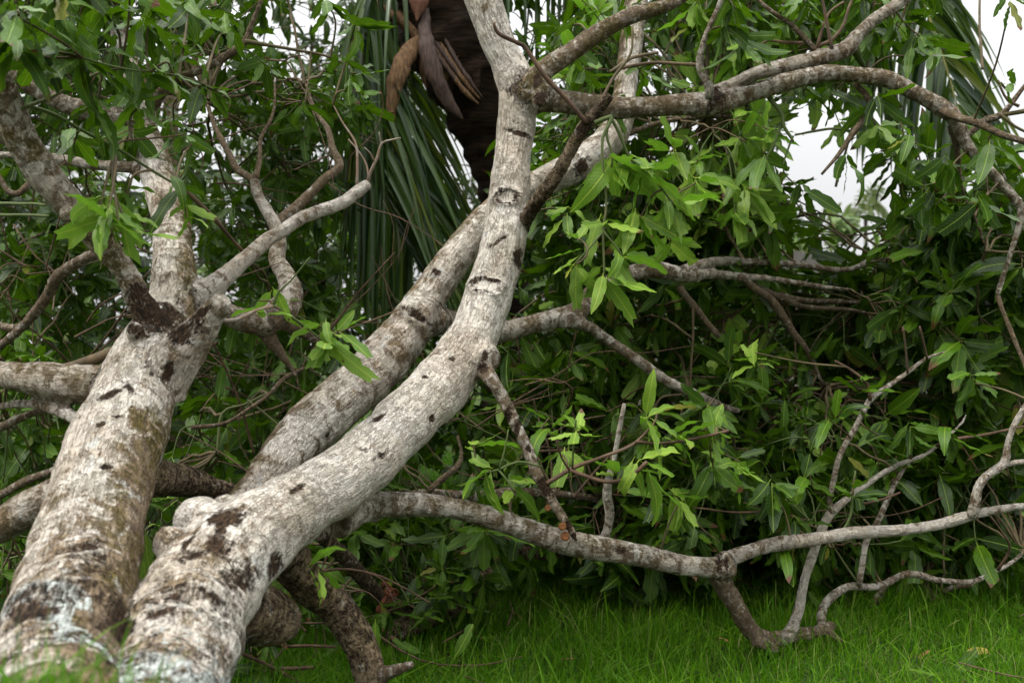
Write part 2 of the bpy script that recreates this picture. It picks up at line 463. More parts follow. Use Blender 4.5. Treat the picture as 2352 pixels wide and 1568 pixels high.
# pale gravel path that glints through the leaves at the far side of the lawn
def gravel_path():
    ys = np.linspace(4.3, 6.6, 24); xs = np.linspace(2.25, 6.0, 40)
    X, Y = np.meshgrid(xs, ys)
    X = X + 0.12 * vnoise(np.stack([X * 0, Y * 3, X * 0], -1).reshape(-1, 3), 9).reshape(X.shape) * (X < 2.6)
    V = np.stack([X, Y, gz(X, Y) + 0.02 + 0.012 * vnoise(np.stack([X * 30, Y * 30, X * 0], -1).reshape(-1, 3), 4).reshape(X.shape)], -1).reshape(-1, 3)
    nx, ny = len(xs), len(ys)
    i = (np.arange(ny - 1)[:, None] * nx + np.arange(nx - 1)[None]).ravel()
    F = np.stack([i, i + 1, i + nx + 1, i + nx], 1)
    o = link("gravel_path", np_mesh("gravel_path", V, F, M_STONE)); tag(o, kind="structure")
gravel_path()

# ------------------------------------------------------------------ the fallen tree: traced limbs
tree = empty("fallen_mango_tree", (-0.6, 1.5, 0.3))
tag(tree, "fallen mango tree with pale mottled trunks sprawling across the grass, leaves still green", "tree")
TREE_INV = Matrix.Translation((0.6, -1.5, -0.3))
def part(name, me, label=None, parent=None):
    o = link(name, me, parent or tree)
    o.matrix_parent_inverse = TREE_INV
    if label: o["label"] = label
    return o

BR = []      # branches
def B(name, tone, pts, label=None, tip=None, algae=0.2, lichen=None, fuse=None):
    pts = [list(p) for p in pts]
    ks = [i for i, p in enumerate(pts) if len(p) == 4]
    for i, p in enumerate(pts):
        if len(p) == 3:
            a = max([k for k in ks if k < i]); b = min([k for k in ks if k > i])
            f = (i - a) / (b - a)
            p.append(pts[a][3] * (1 - f) + pts[b][3] * f)
    q = np.array([[*P(x, y, d), w / 2 / FPX * d] for x, y, w, d in pts])
    q = spline(q, step=0.02)
    C, R = q[:, :3], np.maximum(q[:, 3], 0.0012)
    big = R.max() > 0.017 if fuse is None else fuse
    s = np.concatenate([[0], np.cumsum(np.linalg.norm(np.diff(C, axis=0), axis=1))])
    BR.append(dict(name=name, tone=tone, C=C, R=R, s=s, label=label, fuse=big, tip=tip, algae=algae, lichen=lichen, id=len(BR)))
    return BR[-1]

# --- main stems
B("trunk", 0.27, [(60, 1860, 380, 1.28), (100, 1700, 335, 1.45), (120, 1568, 300, 1.65), (140, 1478, 288, 1.75), (165, 1378, 272, 1.9), (195, 1278, 246, 2.0),
   (218, 1178, 228, 2.1), (242, 1078, 216, 2.2), (278, 989, 208, 2.3), (310, 900, 196, 2.4), (345, 820, 170, 2.5), (378, 745, 132, 2.6),
   (400, 685, 120, 2.65), (400, 630, 106, 2.7), (395, 560, 94, 2.8), (390, 490, 86, 2.9), (374, 433, 80, 3.0), (352, 367, 78, 3.1),
   (332, 300, 60, 3.2), (325, 230, 50, 3.3), (300, 150, 46, 3.4), (262, 60, 44, 3.5), (230, 0, 44, 3.6), (200, -80, 40, 3.7)],
  "pale trunk with olive algae and a white lichen band at its foot", algae=1.0, lichen="base")
B("trunk", 0.20, [(300, 1860, 330, 1.32), (335, 1700, 305, 1.55), (385, 1568, 285, 1.75), (433, 1422, 275, 1.95), (500, 1310, 250, 2.1), (590, 1225, 212, 2.25),
   (690, 1160, 172, 2.4), (784, 1102, 154, 2.5), (905, 990, 144, 2.7), (1022, 872, 134, 2.9), (1086, 772, 124, 3.0), (1130, 655, 120, 3.1),
   (1157, 560, 106, 3.15), (1162, 500, 98, 3.2), (1174, 400, 93, 3.25), (1184, 300, 92, 3.3), (1190, 217, 94, 3.3), (1174, 160, 86, 3.3),
   (1145, 100, 80, 3.3), (1109, 0, 86, 3.3), (1050, -160, 80, 3.3)],
  "palest trunk, bending at an elbow and rising past the palm", algae=0.25, lichen="base")
B("trunk", 0.34, [(510, 1250, 120, 2.42), (600, 1130, 116, 2.6), (690, 1010, 125, 2.8), (784, 920, 124, 2.95), (860, 850, 120, 3.05), (925, 775, 113, 3.15),
   (958, 728, 104, 3.2), (990, 675, 86, 3.25), (1057, 578, 77, 3.35), (1130, 495, 74, 3.5), (1230, 430, 70, 3.6), (1330, 378, 76, 3.7),
   (1398, 325, 78, 3.8), (1425, 265, 62, 3.85), (1437, 200, 56, 3.9), (1450, 100, 54, 4.0), (1462, 0, 54, 4.1), (1470, -120, 50, 4.2)],
  "mossy rear trunk with a dark ring below its narrow upper half", algae=1.0)
# --- limbs of the left trunk
B("limb", 0.42, [(372, 800, 96, 2.55), (345, 730, 66, 2.5), (318, 685, 58, 2.5), (290, 628, 58, 2.5), (250, 578, 60, 2.48), (205, 525, 66, 2.45), (152, 462, 74, 2.4),
   (105, 405, 76, 2.38), (57, 333, 76, 2.35), (17, 233, 70, 2.3), (-30, 130, 66, 2.25), (-90, 0, 60, 2.2)], algae=0.9)
B("limb", 0.25, [(365, 880, 110, 2.42), (420, 805, 92, 2.40), (460, 757, 78, 2.38), (488, 720, 64, 2.37), (508, 698, 52, 2.36)], "short sawn-off stub with a rounded end", algae=0.3)
B("limb", 0.50, [(290, 890, 90, 2.45), (200, 884, 84, 2.42), (100, 872, 80, 2.42), (0, 858, 66, 2.45), (-110, 840, 60, 2.5)], algae=0.6)
B("limb", 0.55, [(270, 808, 30, 2.5), (200, 830, 26, 2.52), (143, 848, 26, 2.56), (60, 856, 24, 2.6)], algae=0.5)
B("limb", 0.45, [(215, 990, 34, 2.35), (177, 962, 32, 2.38), (120, 936, 34, 2.42), (67, 926, 24, 2.45), (0, 932, 18, 2.5), (-60, 940, 16, 2.5)])
B("branch", 0.45, [(117, 938, 16, 2.45), (77, 947, 16, 2.5), (50, 962, 20, 2.55), (0, 979, 20, 2.6), (-50, 992, 18, 2.6)])
B("limb", 0.55, [(210, 1120, 90, 2.25), (110, 1150, 84, 2.25), (50, 1178, 86, 2.25), (0, 1205, 88, 2.25), (-90, 1240, 85, 2.25)], algae=0.4)
B("branch", 0.35, [(170, 1055, 14, 2.4), (133, 1075, 16, 2.42), (67, 1102, 20, 2.45), (0, 1135, 20, 2.5), (-60, 1160, 18, 2.5)])
B("limb", 0.85, [(300, 1090, 84, 2.3), (360, 1097, 80, 2.42), (433, 1106, 70, 2.55), (500, 1126, 54, 2.62), (567, 1146, 50, 2.7), (660, 1175, 44, 2.8)], algae=0.5)
B("limb", 0.22, [(430, 690, 70, 2.66), (487, 662, 56, 2.68), (513, 639, 46, 2.7), (567, 592, 38, 2.75), (617, 549, 36, 2.8), (650, 529, 34, 2.82), (700, 497, 33, 2.87), (784, 467, 31, 2.92),
   (817, 442, 31, 2.95), (846, 423, 27, 2.98)], "pale bare branch ending in dead twigs")
B("twig", 0.2, [(843, 430, 9, 2.98), (847, 403, 8), (867, 360, 7), (877, 330, 6), (899, 322, 4), (921, 317, 3, 2.95)])
B("twig", 0.2, [(877, 332, 5, 2.97), (873, 318, 4), (871, 303, 3, 2.95)])
B("twig", 0.2, [(860, 375, 5, 2.97), (850, 352, 4), (836, 339, 3, 2.95)])
B("twig", 0.2, [(821, 432, 8, 2.96), (821, 367, 6), (817, 327, 6), (784, 277, 4), (765, 240, 3, 3.0)])
B("twig", 0.2, [(846, 412, 6, 2.97), (842, 380, 5), (825, 350, 4), (800, 320, 3, 3.0)])
B("limb", 0.38, [(440, 680, 40, 2.75), (490, 705, 46, 2.8), (550, 732, 54, 2.85), (600, 738, 66, 2.9), (640, 718, 68, 2.92), (668, 675, 56, 2.95), (657, 632, 46, 3.0), (637, 597, 40, 3.05), (640, 552, 38, 3.1),
   (630, 513, 32, 3.12), (593, 450, 27, 3.2), (583, 412, 24, 3.22)], algae=0.5)
B("branch", 0.6, [(585, 415, 20, 3.22), (540, 383, 17), (517, 333, 14), (490, 283, 10), (470, 220, 7, 3.5)])
B("branch", 0.6, [(585, 415, 18, 3.22), (597, 367, 12), (600, 317, 10), (627, 257, 7), (632, 180, 5, 3.4)])
B("branch", 0.6, [(632, 515, 24, 3.12), (650, 498, 24), (700, 460, 24), (750, 410, 22), (780, 377, 20), (765, 340, 16), (750, 293, 13), (727, 260, 9), (700, 190, 5, 3.5)])
B("limb", 0.6, [(630, 730, 40, 2.9), (667, 749, 30), (717, 775, 24), (790, 810, 18, 3.2)])
B("branch", 0.7, [(600, 750, 34, 2.92), (627, 789, 28), (655, 825, 18), (677, 858, 10), (690, 900, 6, 3.0)])
B("branch", 0.55, [(245, 578, 34, 2.52), (213, 585, 28), (167, 609, 28), (130, 637, 29), (115, 669, 27), (80, 719, 25), (40, 762, 22), (0, 794, 20), (-40, 820, 18, 2.8)])
B("branch", 0.55, [(60, 745, 18, 2.72), (33, 752, 18), (0, 747, 17), (-40, 740, 16, 2.8)])
B("branch", 0.45, [(335, 395, 32, 3.05), (305, 386, 27), (233, 380, 24), (167, 370, 26), (117, 363, 26), (60, 357, 18), (0, 355, 15), (-50, 350, 14, 3.1)])
B("limb", 0.45, [(325, 305, 50, 3.2), (290, 285, 52), (227, 263, 50), (150, 240, 42), (67, 197, 37), (0, 150, 35), (-70, 100, 33, 3.0)])
B("branch", 0.7, [(335, 260, 34, 3.28), (360, 227, 27), (400, 183, 22), (467, 160, 20), (533, 120, 20), (563, 97, 18), (580, 50, 14), (600, 0, 12), (615, -60, 10, 3.2)])
B("twig", 0.6, [(563, 97, 12, 3.2), (610, 103, 9), (680, 115, 7), (745, 128, 6), (800, 150, 4, 3.3)])
B("twig", 0.7, [(45, 250, 10, 2.3), (110, 225, 8), (160, 200, 7), (240, 163, 6), (320, 160, 5), (430, 180, 4), (500, 210, 3, 2.6)])
B("twig", 0.75, [(70, 245, 10, 2.35), (130, 265, 9), (190, 300, 8), (265, 340, 8), (330, 380, 7), (422, 436, 5, 2.6)])
B("twig", 0.3, [(265, 340, 6, 2.45), (280, 325, 5), (350, 318, 4), (428, 309, 3, 2.55)])
B("twig", 0.8, [(100, 25, 7, 2.3), (140, 70, 7), (190, 133, 7), (205, 190, 6), (217, 253, 5, 2.35)])
B("twig", 0.8, [(190, 133, 5, 2.3), (250, 150, 5), (320, 163, 4), (395, 165, 3, 2.4)])
B("twig", 0.75, [(-20, 468, 8, 2.9), (50, 468, 7), (105, 470, 6, 2.7)])
B("twig", 0.75, [(-20, 492, 7, 2.9), (50, 494, 7), (112, 497, 6, 2.7)])
B("branch", 0.6, [(65, 420, 16, 2.9), (40, 445, 16), (18, 440, 14), (0, 412, 12), (-30, 370, 10, 2.9)])
B("twig", 0.5, [(330, 330, 14, 3.1), (410, 420, 12), (490, 500, 10), (560, 580, 8, 3.4)])
# small live shoot in front of the stub
B("twig", 0.15, [(505, 738, 11, 2.42), (545, 735, 10), (585, 715, 9), (628, 702, 9, 2.5)])
B("twig", 0.85, [(628, 702, 7, 2.5), (640, 670, 5), (668, 645, 4), (712, 590, 3, 2.5)])
B("twig", 0.85, [(628, 702, 7, 2.5), (680, 735, 6), (720, 765, 5), (760, 800, 4, 2.6)])
B("twig", 0.4, [(632, 704, 5, 2.5), (690, 745, 4), (715, 770, 4), (770, 765, 3), (920, 710, 3, 2.7)])
# --- limbs of the bent trunk
B("limb", 0.50, [(1195, 235, 66, 3.32), (1251, 228, 56, 3.32), (1317, 237, 54), (1417, 247, 52), (1501, 244, 50), (1567, 239, 50), (1635, 240, 57), (1685, 227, 50), (1768, 200, 43), (1851, 177, 42), (1918, 168, 40),
   (1985, 175, 38), (2035, 181, 39), (2101, 213, 36), (2165, 249, 38), (2195, 275, 34), (2218, 330, 28), (2251, 367, 24), (2295, 417, 22), (2335, 462, 22), (2346, 490, 19), (2338, 530, 16), (2321, 582, 14), (2298, 655, 14), (2291, 679, 12, 3.3)],
  "long arching limb with rough brown bark", algae=0.4)
B("branch", 0.6, [(2291, 679, 11, 3.3), (2301, 709, 10), (2325, 769, 10), (2352, 839, 9), (2375, 900, 7, 3.2)])
B("branch", 0.6, [(2160, 250, 22, 3.3), (2195, 268, 20), (2235, 281, 17), (2285, 303, 16), (2352, 323, 14), (2440, 350, 12, 3.1)])
B("branch", 0.8, [(2190, 285, 26, 3.33), (2198, 333, 20), (2201, 367, 13), (2206, 410, 11), (2215, 450, 10), (2245, 513, 9), (2270, 590, 6, 3.5)])
B("branch", 0.55, [(2217, 312, 15, 3.45), (2268, 277, 16), (2301, 263, 15), (2352, 200, 9), (2400, 140, 8, 3.4)])
B("twig", 0.6, [(2301, 263, 10, 3.42), (2352, 255, 12), (2420, 240, 10, 3.4)])
B("twig", 0.6, [(2301, 263, 8, 3.42), (2330, 290, 7), (2370, 310, 6, 3.4)])
B("twig", 0.5, [(2340, 245, 7, 3.4), (2315, 230, 6), (2300, 205, 5), (2292, 185, 4, 3.4)])
B("limb", 0.36, [(1640, 215, 30, 3.33), (1685, 195, 34, 3.36), (1735, 170, 34), (1801, 153, 38), (1868, 137, 38), (1940, 115, 40), (1968, 84, 35), (2011, 43, 32), (2051, 17, 30), (2092, -14, 28), (2180, -90, 26, 3.4)], algae=0.3)
B("limb", 0.52, [(1200, 215, 60, 3.28), (1228, 185, 50, 3.26), (1257, 157, 46), (1317, 117, 43), (1384, 70, 41), (1451, 37, 39), (1517, 17, 36), (1567, -7, 33), (1650, -60, 30, 3.3)], algae=0.8)
B("branch", 0.15, [(1628, 222, 22, 3.28), (1628, 196, 21), (1608, 150, 18), (1615, 100, 14), (1635, 50, 13), (1658, 0, 12), (1672, -60, 10, 3.2)])
B("twig", 0.5, [(1610, 150, 9, 3.27), (1560, 148, 8), (1500, 145, 8), (1440, 155, 7), (1400, 165, 5, 3.3)])
B("twig", 0.5, [(1635, 68, 6, 3.25), (1660, 62, 5), (1685, 75, 5), (1710, 110, 4, 3.2)])
B("branch", 0.5, [(1890, 120, 17, 3.38), (1870, 110, 14), (1845, 83, 13), (1818, 57, 12), (1768, 23, 10), (1730, -10, 8, 3.4)])
B("twig", 0.5, [(1845, 98, 8, 3.38), (1800, 98, 7), (1765, 94, 6), (1746, 105, 5, 3.4)])
B("twig", 0.5, [(1875, 108, 10, 3.38), (1912, 90, 9), (1938, 58, 8), (1950, 20, 7), (1965, -20, 5, 3.4)])
B("twig", 0.5, [(1875, 108, 8, 3.38), (1890, 62, 7), (1905, 30, 6), (1938, 5, 5, 3.4)])
B("twig", 0.2, [(1912, 112, 10, 3.35), (1900, 60, 8), (1890, 10, 7), (1882, -30, 6, 3.3)])
B("twig", 0.7, [(1960, 110, 22, 3.4), (1972, 130, 16), (1985, 150, 10), (1990, 165, 6, 3.5)])
B("branch", 0.75, [(1966, 180, 18, 3.36), (1974, 200, 15), (1997, 232, 16), (1981, 277, 16), (1958, 307, 14), (1928, 350, 10), (1888, 400, 6, 3.3)])
B("twig", 0.7, [(1960, 303, 8, 3.33), (1915, 296, 6), (1870, 302, 6), (1825, 311, 4, 3.35)])
B("twig", 0.7, [(1998, 234, 7, 3.35), (2025, 240, 6), (2045, 265, 5), (2060, 280, 4, 3.3)])
B("twig", 0.75, [(1768, 222, 13, 3.34), (1778, 238, 11), (1796, 262, 10), (1801, 290, 8), (1816, 312, 7), (1823, 325, 5, 3.3)])
B("twig", 0.75, [(1797, 280, 6, 3.33), (1780, 325, 5), (1755, 370, 4, 3.3)])
B("twig", 0.75, [(1822, 312, 5, 3.33), (1808, 350, 5), (1800, 395, 4), (1845, 440, 4, 3.3)])
# broken branch in front, with its twigs
B("limb", 0.85, [(1186, 560, 26, 3.22), (1206, 512, 30, 3.16), (1222, 480, 35, 3.1), (1246, 447, 37, 3.05), (1284, 393, 36), (1324, 320, 32), (1345, 288, 36), (1375, 250, 27), (1403, 218, 24, 2.95)], "dark dead branch snapped off short", algae=0.5)
B("twig", 0.3, [(1348, 284, 14, 2.97), (1330, 262, 12), (1304, 230, 12), (1251, 173, 11), (1207, 112, 11), (1192, 102, 11), (1151, 83, 10), (1138, 70, 8), (1133, 52, 6, 2.9)])
B("twig", 0.5, [(1378, 238, 8, 2.97), (1400, 195, 8), (1417, 167, 7), (1449, 120, 6), (1453, 60, 6, 3.0)])
B("twig", 0.5, [(1400, 165, 7, 3.05), (1437, 142, 8), (1460, 130, 8), (1510, 122, 7, 3.2)])
B("twig", 0.7, [(1365, 285, 12, 2.95), (1402, 268, 11), (1396, 290, 8), (1384, 317, 7), (1384, 383, 6), (1393, 467, 6), (1387, 520, 6), (1386, 580, 6), (1388, 640, 5, 2.9)])
B("twig", 0.75, [(1403, 268, 9, 2.95), (1427, 313, 8), (1451, 367, 7), (1501, 413, 6), (1551, 473, 5, 3.0)])
B("twig", 0.75, [(1400, 270, 7, 2.95), (1393, 310, 6), (1407, 355, 5), (1405, 385, 4, 2.95)])
B("twig", 0.8, [(1386, 530, 5, 2.9), (1350, 575, 5), (1318, 608, 4, 2.88)])
B("twig", 0.8, [(1386, 530, 5, 2.9), (1410, 560, 4), (1432, 590, 3, 2.88)])
B("branch", 0.55, [(1410, 320, 20, 3.8), (1450, 305, 13), (1500, 285, 11), (1560, 275, 10), (1640, 265, 8, 4.0)])
# middle limb running behind to the fence
B("limb", 0.40, [(990, 735, 60, 3.2), (1030, 740, 58, 3.3), (1090, 758, 54), (1154, 761, 52), (1220, 745, 46), (1284, 730, 46), (1324, 718, 50), (1350, 684, 44), (1400, 650, 40), (1467, 623, 40), (1517, 620, 40), (1567, 632, 36), (1600, 632, 30),
   (1635, 630, 23), (1701, 635, 20), (1768, 640, 16), (1835, 650, 14), (1900, 660, 12), (1951, 666, 9, 3.9)], algae=0.4)
B("branch", 0.45, [(1560, 630, 28, 3.65), (1601, 610, 26), (1658, 600, 24), (1718, 601, 18), (1785, 604, 17), (1845, 610, 16), (1931, 620, 14), (1978, 609, 12), (2018, 580, 11), (2068, 559, 10), (2130, 530, 8, 4.2)])
B("branch", 0.35, [(1300, 735, 32, 3.42), (1325, 742, 28), (1357, 753, 26), (1394, 779, 25), (1467, 829, 27), (1517, 865, 26), (1567, 892, 24), (1618, 915, 22), (1655, 932, 19), (1700, 945, 12, 3.6)])
B("branch", 0.6, [(1700, 636, 18, 3.72), (1714, 645, 17), (1768, 690, 19), (1808, 740, 18), (1845, 790, 15), (1868, 832, 11), (1890, 880, 7), (1920, 880, 4, 3.9)])
B("branch", 0.6, [(1560, 655, 18, 3.64), (1575, 678, 17), (1601, 710, 16), (1651, 775, 13, 3.7)])
B("twig", 0.6, [(1590, 690, 7, 3.66), (1592, 750, 6), (1588, 830, 6), (1585, 900, 5, 3.7)])
B("branch", 0.55, [(1740, 660, 14, 3.8), (1785, 680, 14), (1830, 700, 13), (1861, 707, 12), (1935, 710, 10), (1990, 720, 8, 4.0)])
B("branch", 0.55, [(1790, 682, 20, 3.9), (1850, 690, 13), (1930, 692, 12), (1990, 698, 8, 4.1)])
# dead hanging branch with fungi
B("limb", 0.48, [(1098, 838, 48, 2.95), (1127, 869, 35, 2.86), (1151, 906, 31), (1174, 952, 30), (1197, 1002, 28), (1217, 1042, 28), (1227, 1078, 28), (1251, 1118, 29), (1277, 1165, 24), (1304, 1205, 22), (1318, 1230, 18), (1326, 1244, 10, 2.78)],
  "dead hanging branch with blackened bark and orange fungi", fuse=True)
B("twig", 0.25, [(1257, 1108, 11, 2.8), (1317, 1075, 10), (1384, 1048, 8), (1451, 1022, 7), (1501, 975, 6), (1508, 950, 4, 2.85)])
B("twig", 0.3, [(1310, 1080, 9, 2.8), (1357, 1098, 9), (1394, 1107, 9), (1437, 1098, 9), (1465, 1080, 10), (1486, 1060, 9, 2.75)])
B("twig", 0.3, [(1460, 1015, 8, 2.82), (1520, 1018, 7), (1600, 1005, 7), (1672, 990, 7, 2.95)])
B("twig", 0.3, [(1308, 1078, 6, 2.8), (1290, 1050, 5), (1278, 1013, 4, 2.75)])
B("branch", 0.12, [(1382, 1240, 24, 2.98), (1394, 1220, 21), (1404, 1180, 22), (1394, 1145, 22), (1394, 1112, 19), (1411, 1042, 13), (1421, 989, 12), (1434, 927, 9, 2.9)])
B("twig", 0.8, [(1315, 1075, 5, 2.8), (1318, 1010, 5), (1323, 965, 5, 2.75)])
B("twig", 0.8, [(1245, 1072, 5, 2.75), (1190, 1060, 5), (1145, 1078, 5), (1110, 1085, 4, 2.7)])
B("twig", 0.8, [(1145, 1078, 5, 2.7), (1170, 1110, 5), (1180, 1128, 4, 2.7)])
B("twig", 0.85, [(1146, 1078, 5, 2.7), (1160, 1030, 4), (1168, 985, 3, 2.7)])
# low limb over the lawn
B("limb", 0.40, [(770, 1190, 80, 2.58), (851, 1160, 62, 2.68), (951, 1158, 58), (1017, 1163, 54), (1084, 1176, 51), (1151, 1196, 53), (1217, 1219, 55), (1284, 1241, 56), (1351, 1256, 57), (1417, 1266, 57), (1484, 1278, 52), (1567, 1297, 48), (1635, 1303, 50), (1668, 1306, 52, 3.05), (1676, 1306, 44, 3.06)],
  "low limb reaching out over the lawn", algae=0.5)
B("limb", 0.28, [(1640, 1300, 34, 3.05), (1681, 1280, 36), (1768, 1252, 34), (1868, 1238, 31), (1968, 1223, 30), (2068, 1217, 28), (2151, 1205, 26), (2235, 1182, 24), (2301, 1168, 20), (2352, 1162, 18), (2450, 1150, 16, 3.15)])
B("limb", 0.66, [(1645, 1305, 46, 3.05), (1660, 1340, 46), (1691, 1390, 44), (1711, 1428, 44), (1735, 1456, 43), (1768, 1470, 42), (1815, 1460, 34), (1861, 1453, 30), (1901, 1441, 27), (1914, 1436, 22, 3.22)], algae=0.4)
B("branch", 0.6, [(1735, 1465, 30, 3.1), (1765, 1484, 24, 3.09), (1790, 1492, 12, 3.08)])
B("branch", 0.5, [(1898, 1440, 22, 3.2), (1912, 1455, 17), (1932, 1474, 12, 3.15)])
B("branch", 0.2, [(1805, 1468, 24, 3.14), (1817, 1445, 25), (1835, 1398, 24), (1848, 1332, 23), (1868, 1272, 24), (1895, 1198, 24), (1915, 1172, 22), (1945, 1146, 18), (2011, 1097, 15), (2068, 1065, 14), (2128, 1042, 11), (2201, 980, 8), (2220, 950, 6, 3.4)])
B("branch", 0.25, [(1913, 1178, 14, 3.25), (1905, 1150, 13), (1915, 1105, 12), (1931, 1045, 13), (1968, 979, 14), (1998, 919, 14), (2035, 892, 12), (2085, 855, 10), (2128, 824, 8), (2170, 808, 4, 3.4)])
B("twig", 0.25, [(1998, 920, 9, 3.32), (1991, 882, 8), (1955, 850, 6), (1918, 829, 5, 3.3)])
B("twig", 0.25, [(2085, 856, 6, 3.36), (2080, 800, 5), (2075, 750, 4, 3.3)])
B("twig", 0.25, [(2130, 825, 6, 3.38), (2122, 790, 5), (2112, 750, 4, 3.3)])
B("twig", 0.25, [(2150, 1024, 8, 3.35), (2200, 1008, 8), (2255, 1000, 7), (2320, 985, 6), (2370, 975, 5, 3.3)])
B("branch", 0.2, [(1888, 1448, 22, 3.2), (1887, 1425, 22), (1896, 1393, 20), (1918, 1362, 20), (1951, 1346, 18), (1998, 1348, 16), (2035, 1338, 16), (2085, 1319, 16), (2151, 1331, 14), (2235, 1335, 12), (2285, 1312, 10), (2328, 1288, 9), (2370, 1250, 7, 3.5)])
B("branch", 0.2, [(1975, 1345, 16, 3.3), (1981, 1285, 14), (1991, 1245, 16), (2015, 1198, 14), (2045, 1128, 12), (2068, 1088, 10), (2090, 1058, 7, 3.4)])
B("twig", 0.6, [(1968, 1335, 6, 3.3), (1940, 1295, 5), (1910, 1248, 4, 3.3)])
B("branch", 0.2, [(2233, 1190, 24, 3.1), (2238, 1162, 24), (2245, 1122, 22), (2265, 1095, 20), (2305, 1063, 18), (2311, 1022, 16), (2331, 972, 14), (2354, 932, 12), (2390, 870, 10, 3.1)])
B("branch", 0.2, [(2300, 1066, 14, 3.1), (2330, 1062, 13), (2370, 1060, 12, 3.1)])
B("twig", 0.9, [(1917, 1235, 5, 3.1), (1938, 1215, 6), (1955, 1180, 6), (1958, 1130, 6), (1965, 1080, 4, 3.1)])
B("twig", 0.3, [(1985, 1158, 7, 3.3), (2030, 1145, 6), (2068, 1130, 5, 3.3)])
B("twig", 0.4, [(2290, 1310, 8, 3.4), (2320, 1260, 6), (2300, 1220, 5), (2275, 1185, 4, 3.3)])
B("branch", 0.5, [(2030, 1345, 14, 3.5), (2010, 1385, 18), (1995, 1420, 12), (2005, 1470, 10, 3.6)])
B("branch", 0.5, [(2235, 1340, 10, 3.5), (2180, 1352, 12), (2150, 1375, 10), (2110, 1410, 8, 3.7)])
# props under the bent trunk
B("limb", 1.0, [(640, 1250, 100, 2.38), (677, 1302, 84, 2.42), (717, 1348, 84, 2.46), (764, 1385, 78, 2.5), (805, 1440, 76, 2.5), (838, 1505, 76, 2.48), (852, 1568, 78, 2.46), (862, 1690, 82, 2.44)], "dark prop limb pushed into the grass", algae=0.5)
B("limb", 0.85, [(540, 1390, 130, 2.2), (600, 1412, 124, 2.28), (640, 1424, 100, 2.34), (664, 1432, 66, 2.38)], "broken knob under the trunk", algae=0.3)
B("branch", 0.6, [(850, 1560, 40, 2.47), (884, 1546, 32), (920, 1534, 26), (948, 1524, 18, 2.4)])
B("limb", 0.85, [(735, 1225, 30, 2.9), (784, 1272, 36), (817, 1308, 36), (857, 1352, 35), (894, 1382, 34), (931, 1398, 33), (984, 1390, 31), (1014, 1383, 30, 3.55)], algae=0.3)
B("limb", 0.85, [(880, 1470, 44, 3.25), (930, 1440, 48), (1011, 1410, 44), (1067, 1367, 50), (1104, 1325, 50), (1144, 1288, 44), (1184, 1268, 37), (1251, 1272, 28), (1304, 1268, 22), (1370, 1260, 16, 3.9)], algae=0.4)
B("branch", 0.55, [(850, 1180, 40, 3.3), (960, 1135, 24), (1090, 1140, 26), (1180, 1130, 24), (1290, 1135, 20), (1400, 1150, 16, 3.8)])
B("branch", 0.7, [(985, 1130, 15, 3.3), (1020, 1095, 16), (1052, 1068, 14), (1060, 1040, 8), (1050, 1000, 6, 3.4)])
# --- background stems seen between the trunks (left middle)
B("branch", 0.65, [(440, 980, 12, 3.0), (520, 970, 9), (610, 910, 10), (650, 870, 11), (700, 845, 8, 3.2)])
B("branch", 0.65, [(500, 1040, 8, 3.1), (510, 950, 7), (560, 930, 7), (610, 905, 6, 3.2)])
B("twig", 0.6, [(570, 920, 6, 3.1), (620, 960, 6), (680, 1010, 5, 3.1)])

# knobs and burls: (px, py, depth, radius px)
KNOBS = [(462, 1202, 2.18, 62, 1), (520, 1185, 2.28, 50, 1), (400, 1252, 2.07, 48, 1), (312, 762, 2.40, 24, 0), (1112, 822, 2.92, 40, 1), (160, 492, 2.36, 26, 3), (506, 700, 2.35, 26, 4), (1665, 1285, 3.03, 22, 40), (1674, 1312, 3.02, 14, 40),
         (958, 735, 3.16, 54, 2), (1240, 205, 3.25, 28, 1), (1240, 232, 3.22, 24, 1), (985, 1168, 2.68, 16, 40), (1428, 1268, 2.92, 16, 40)]

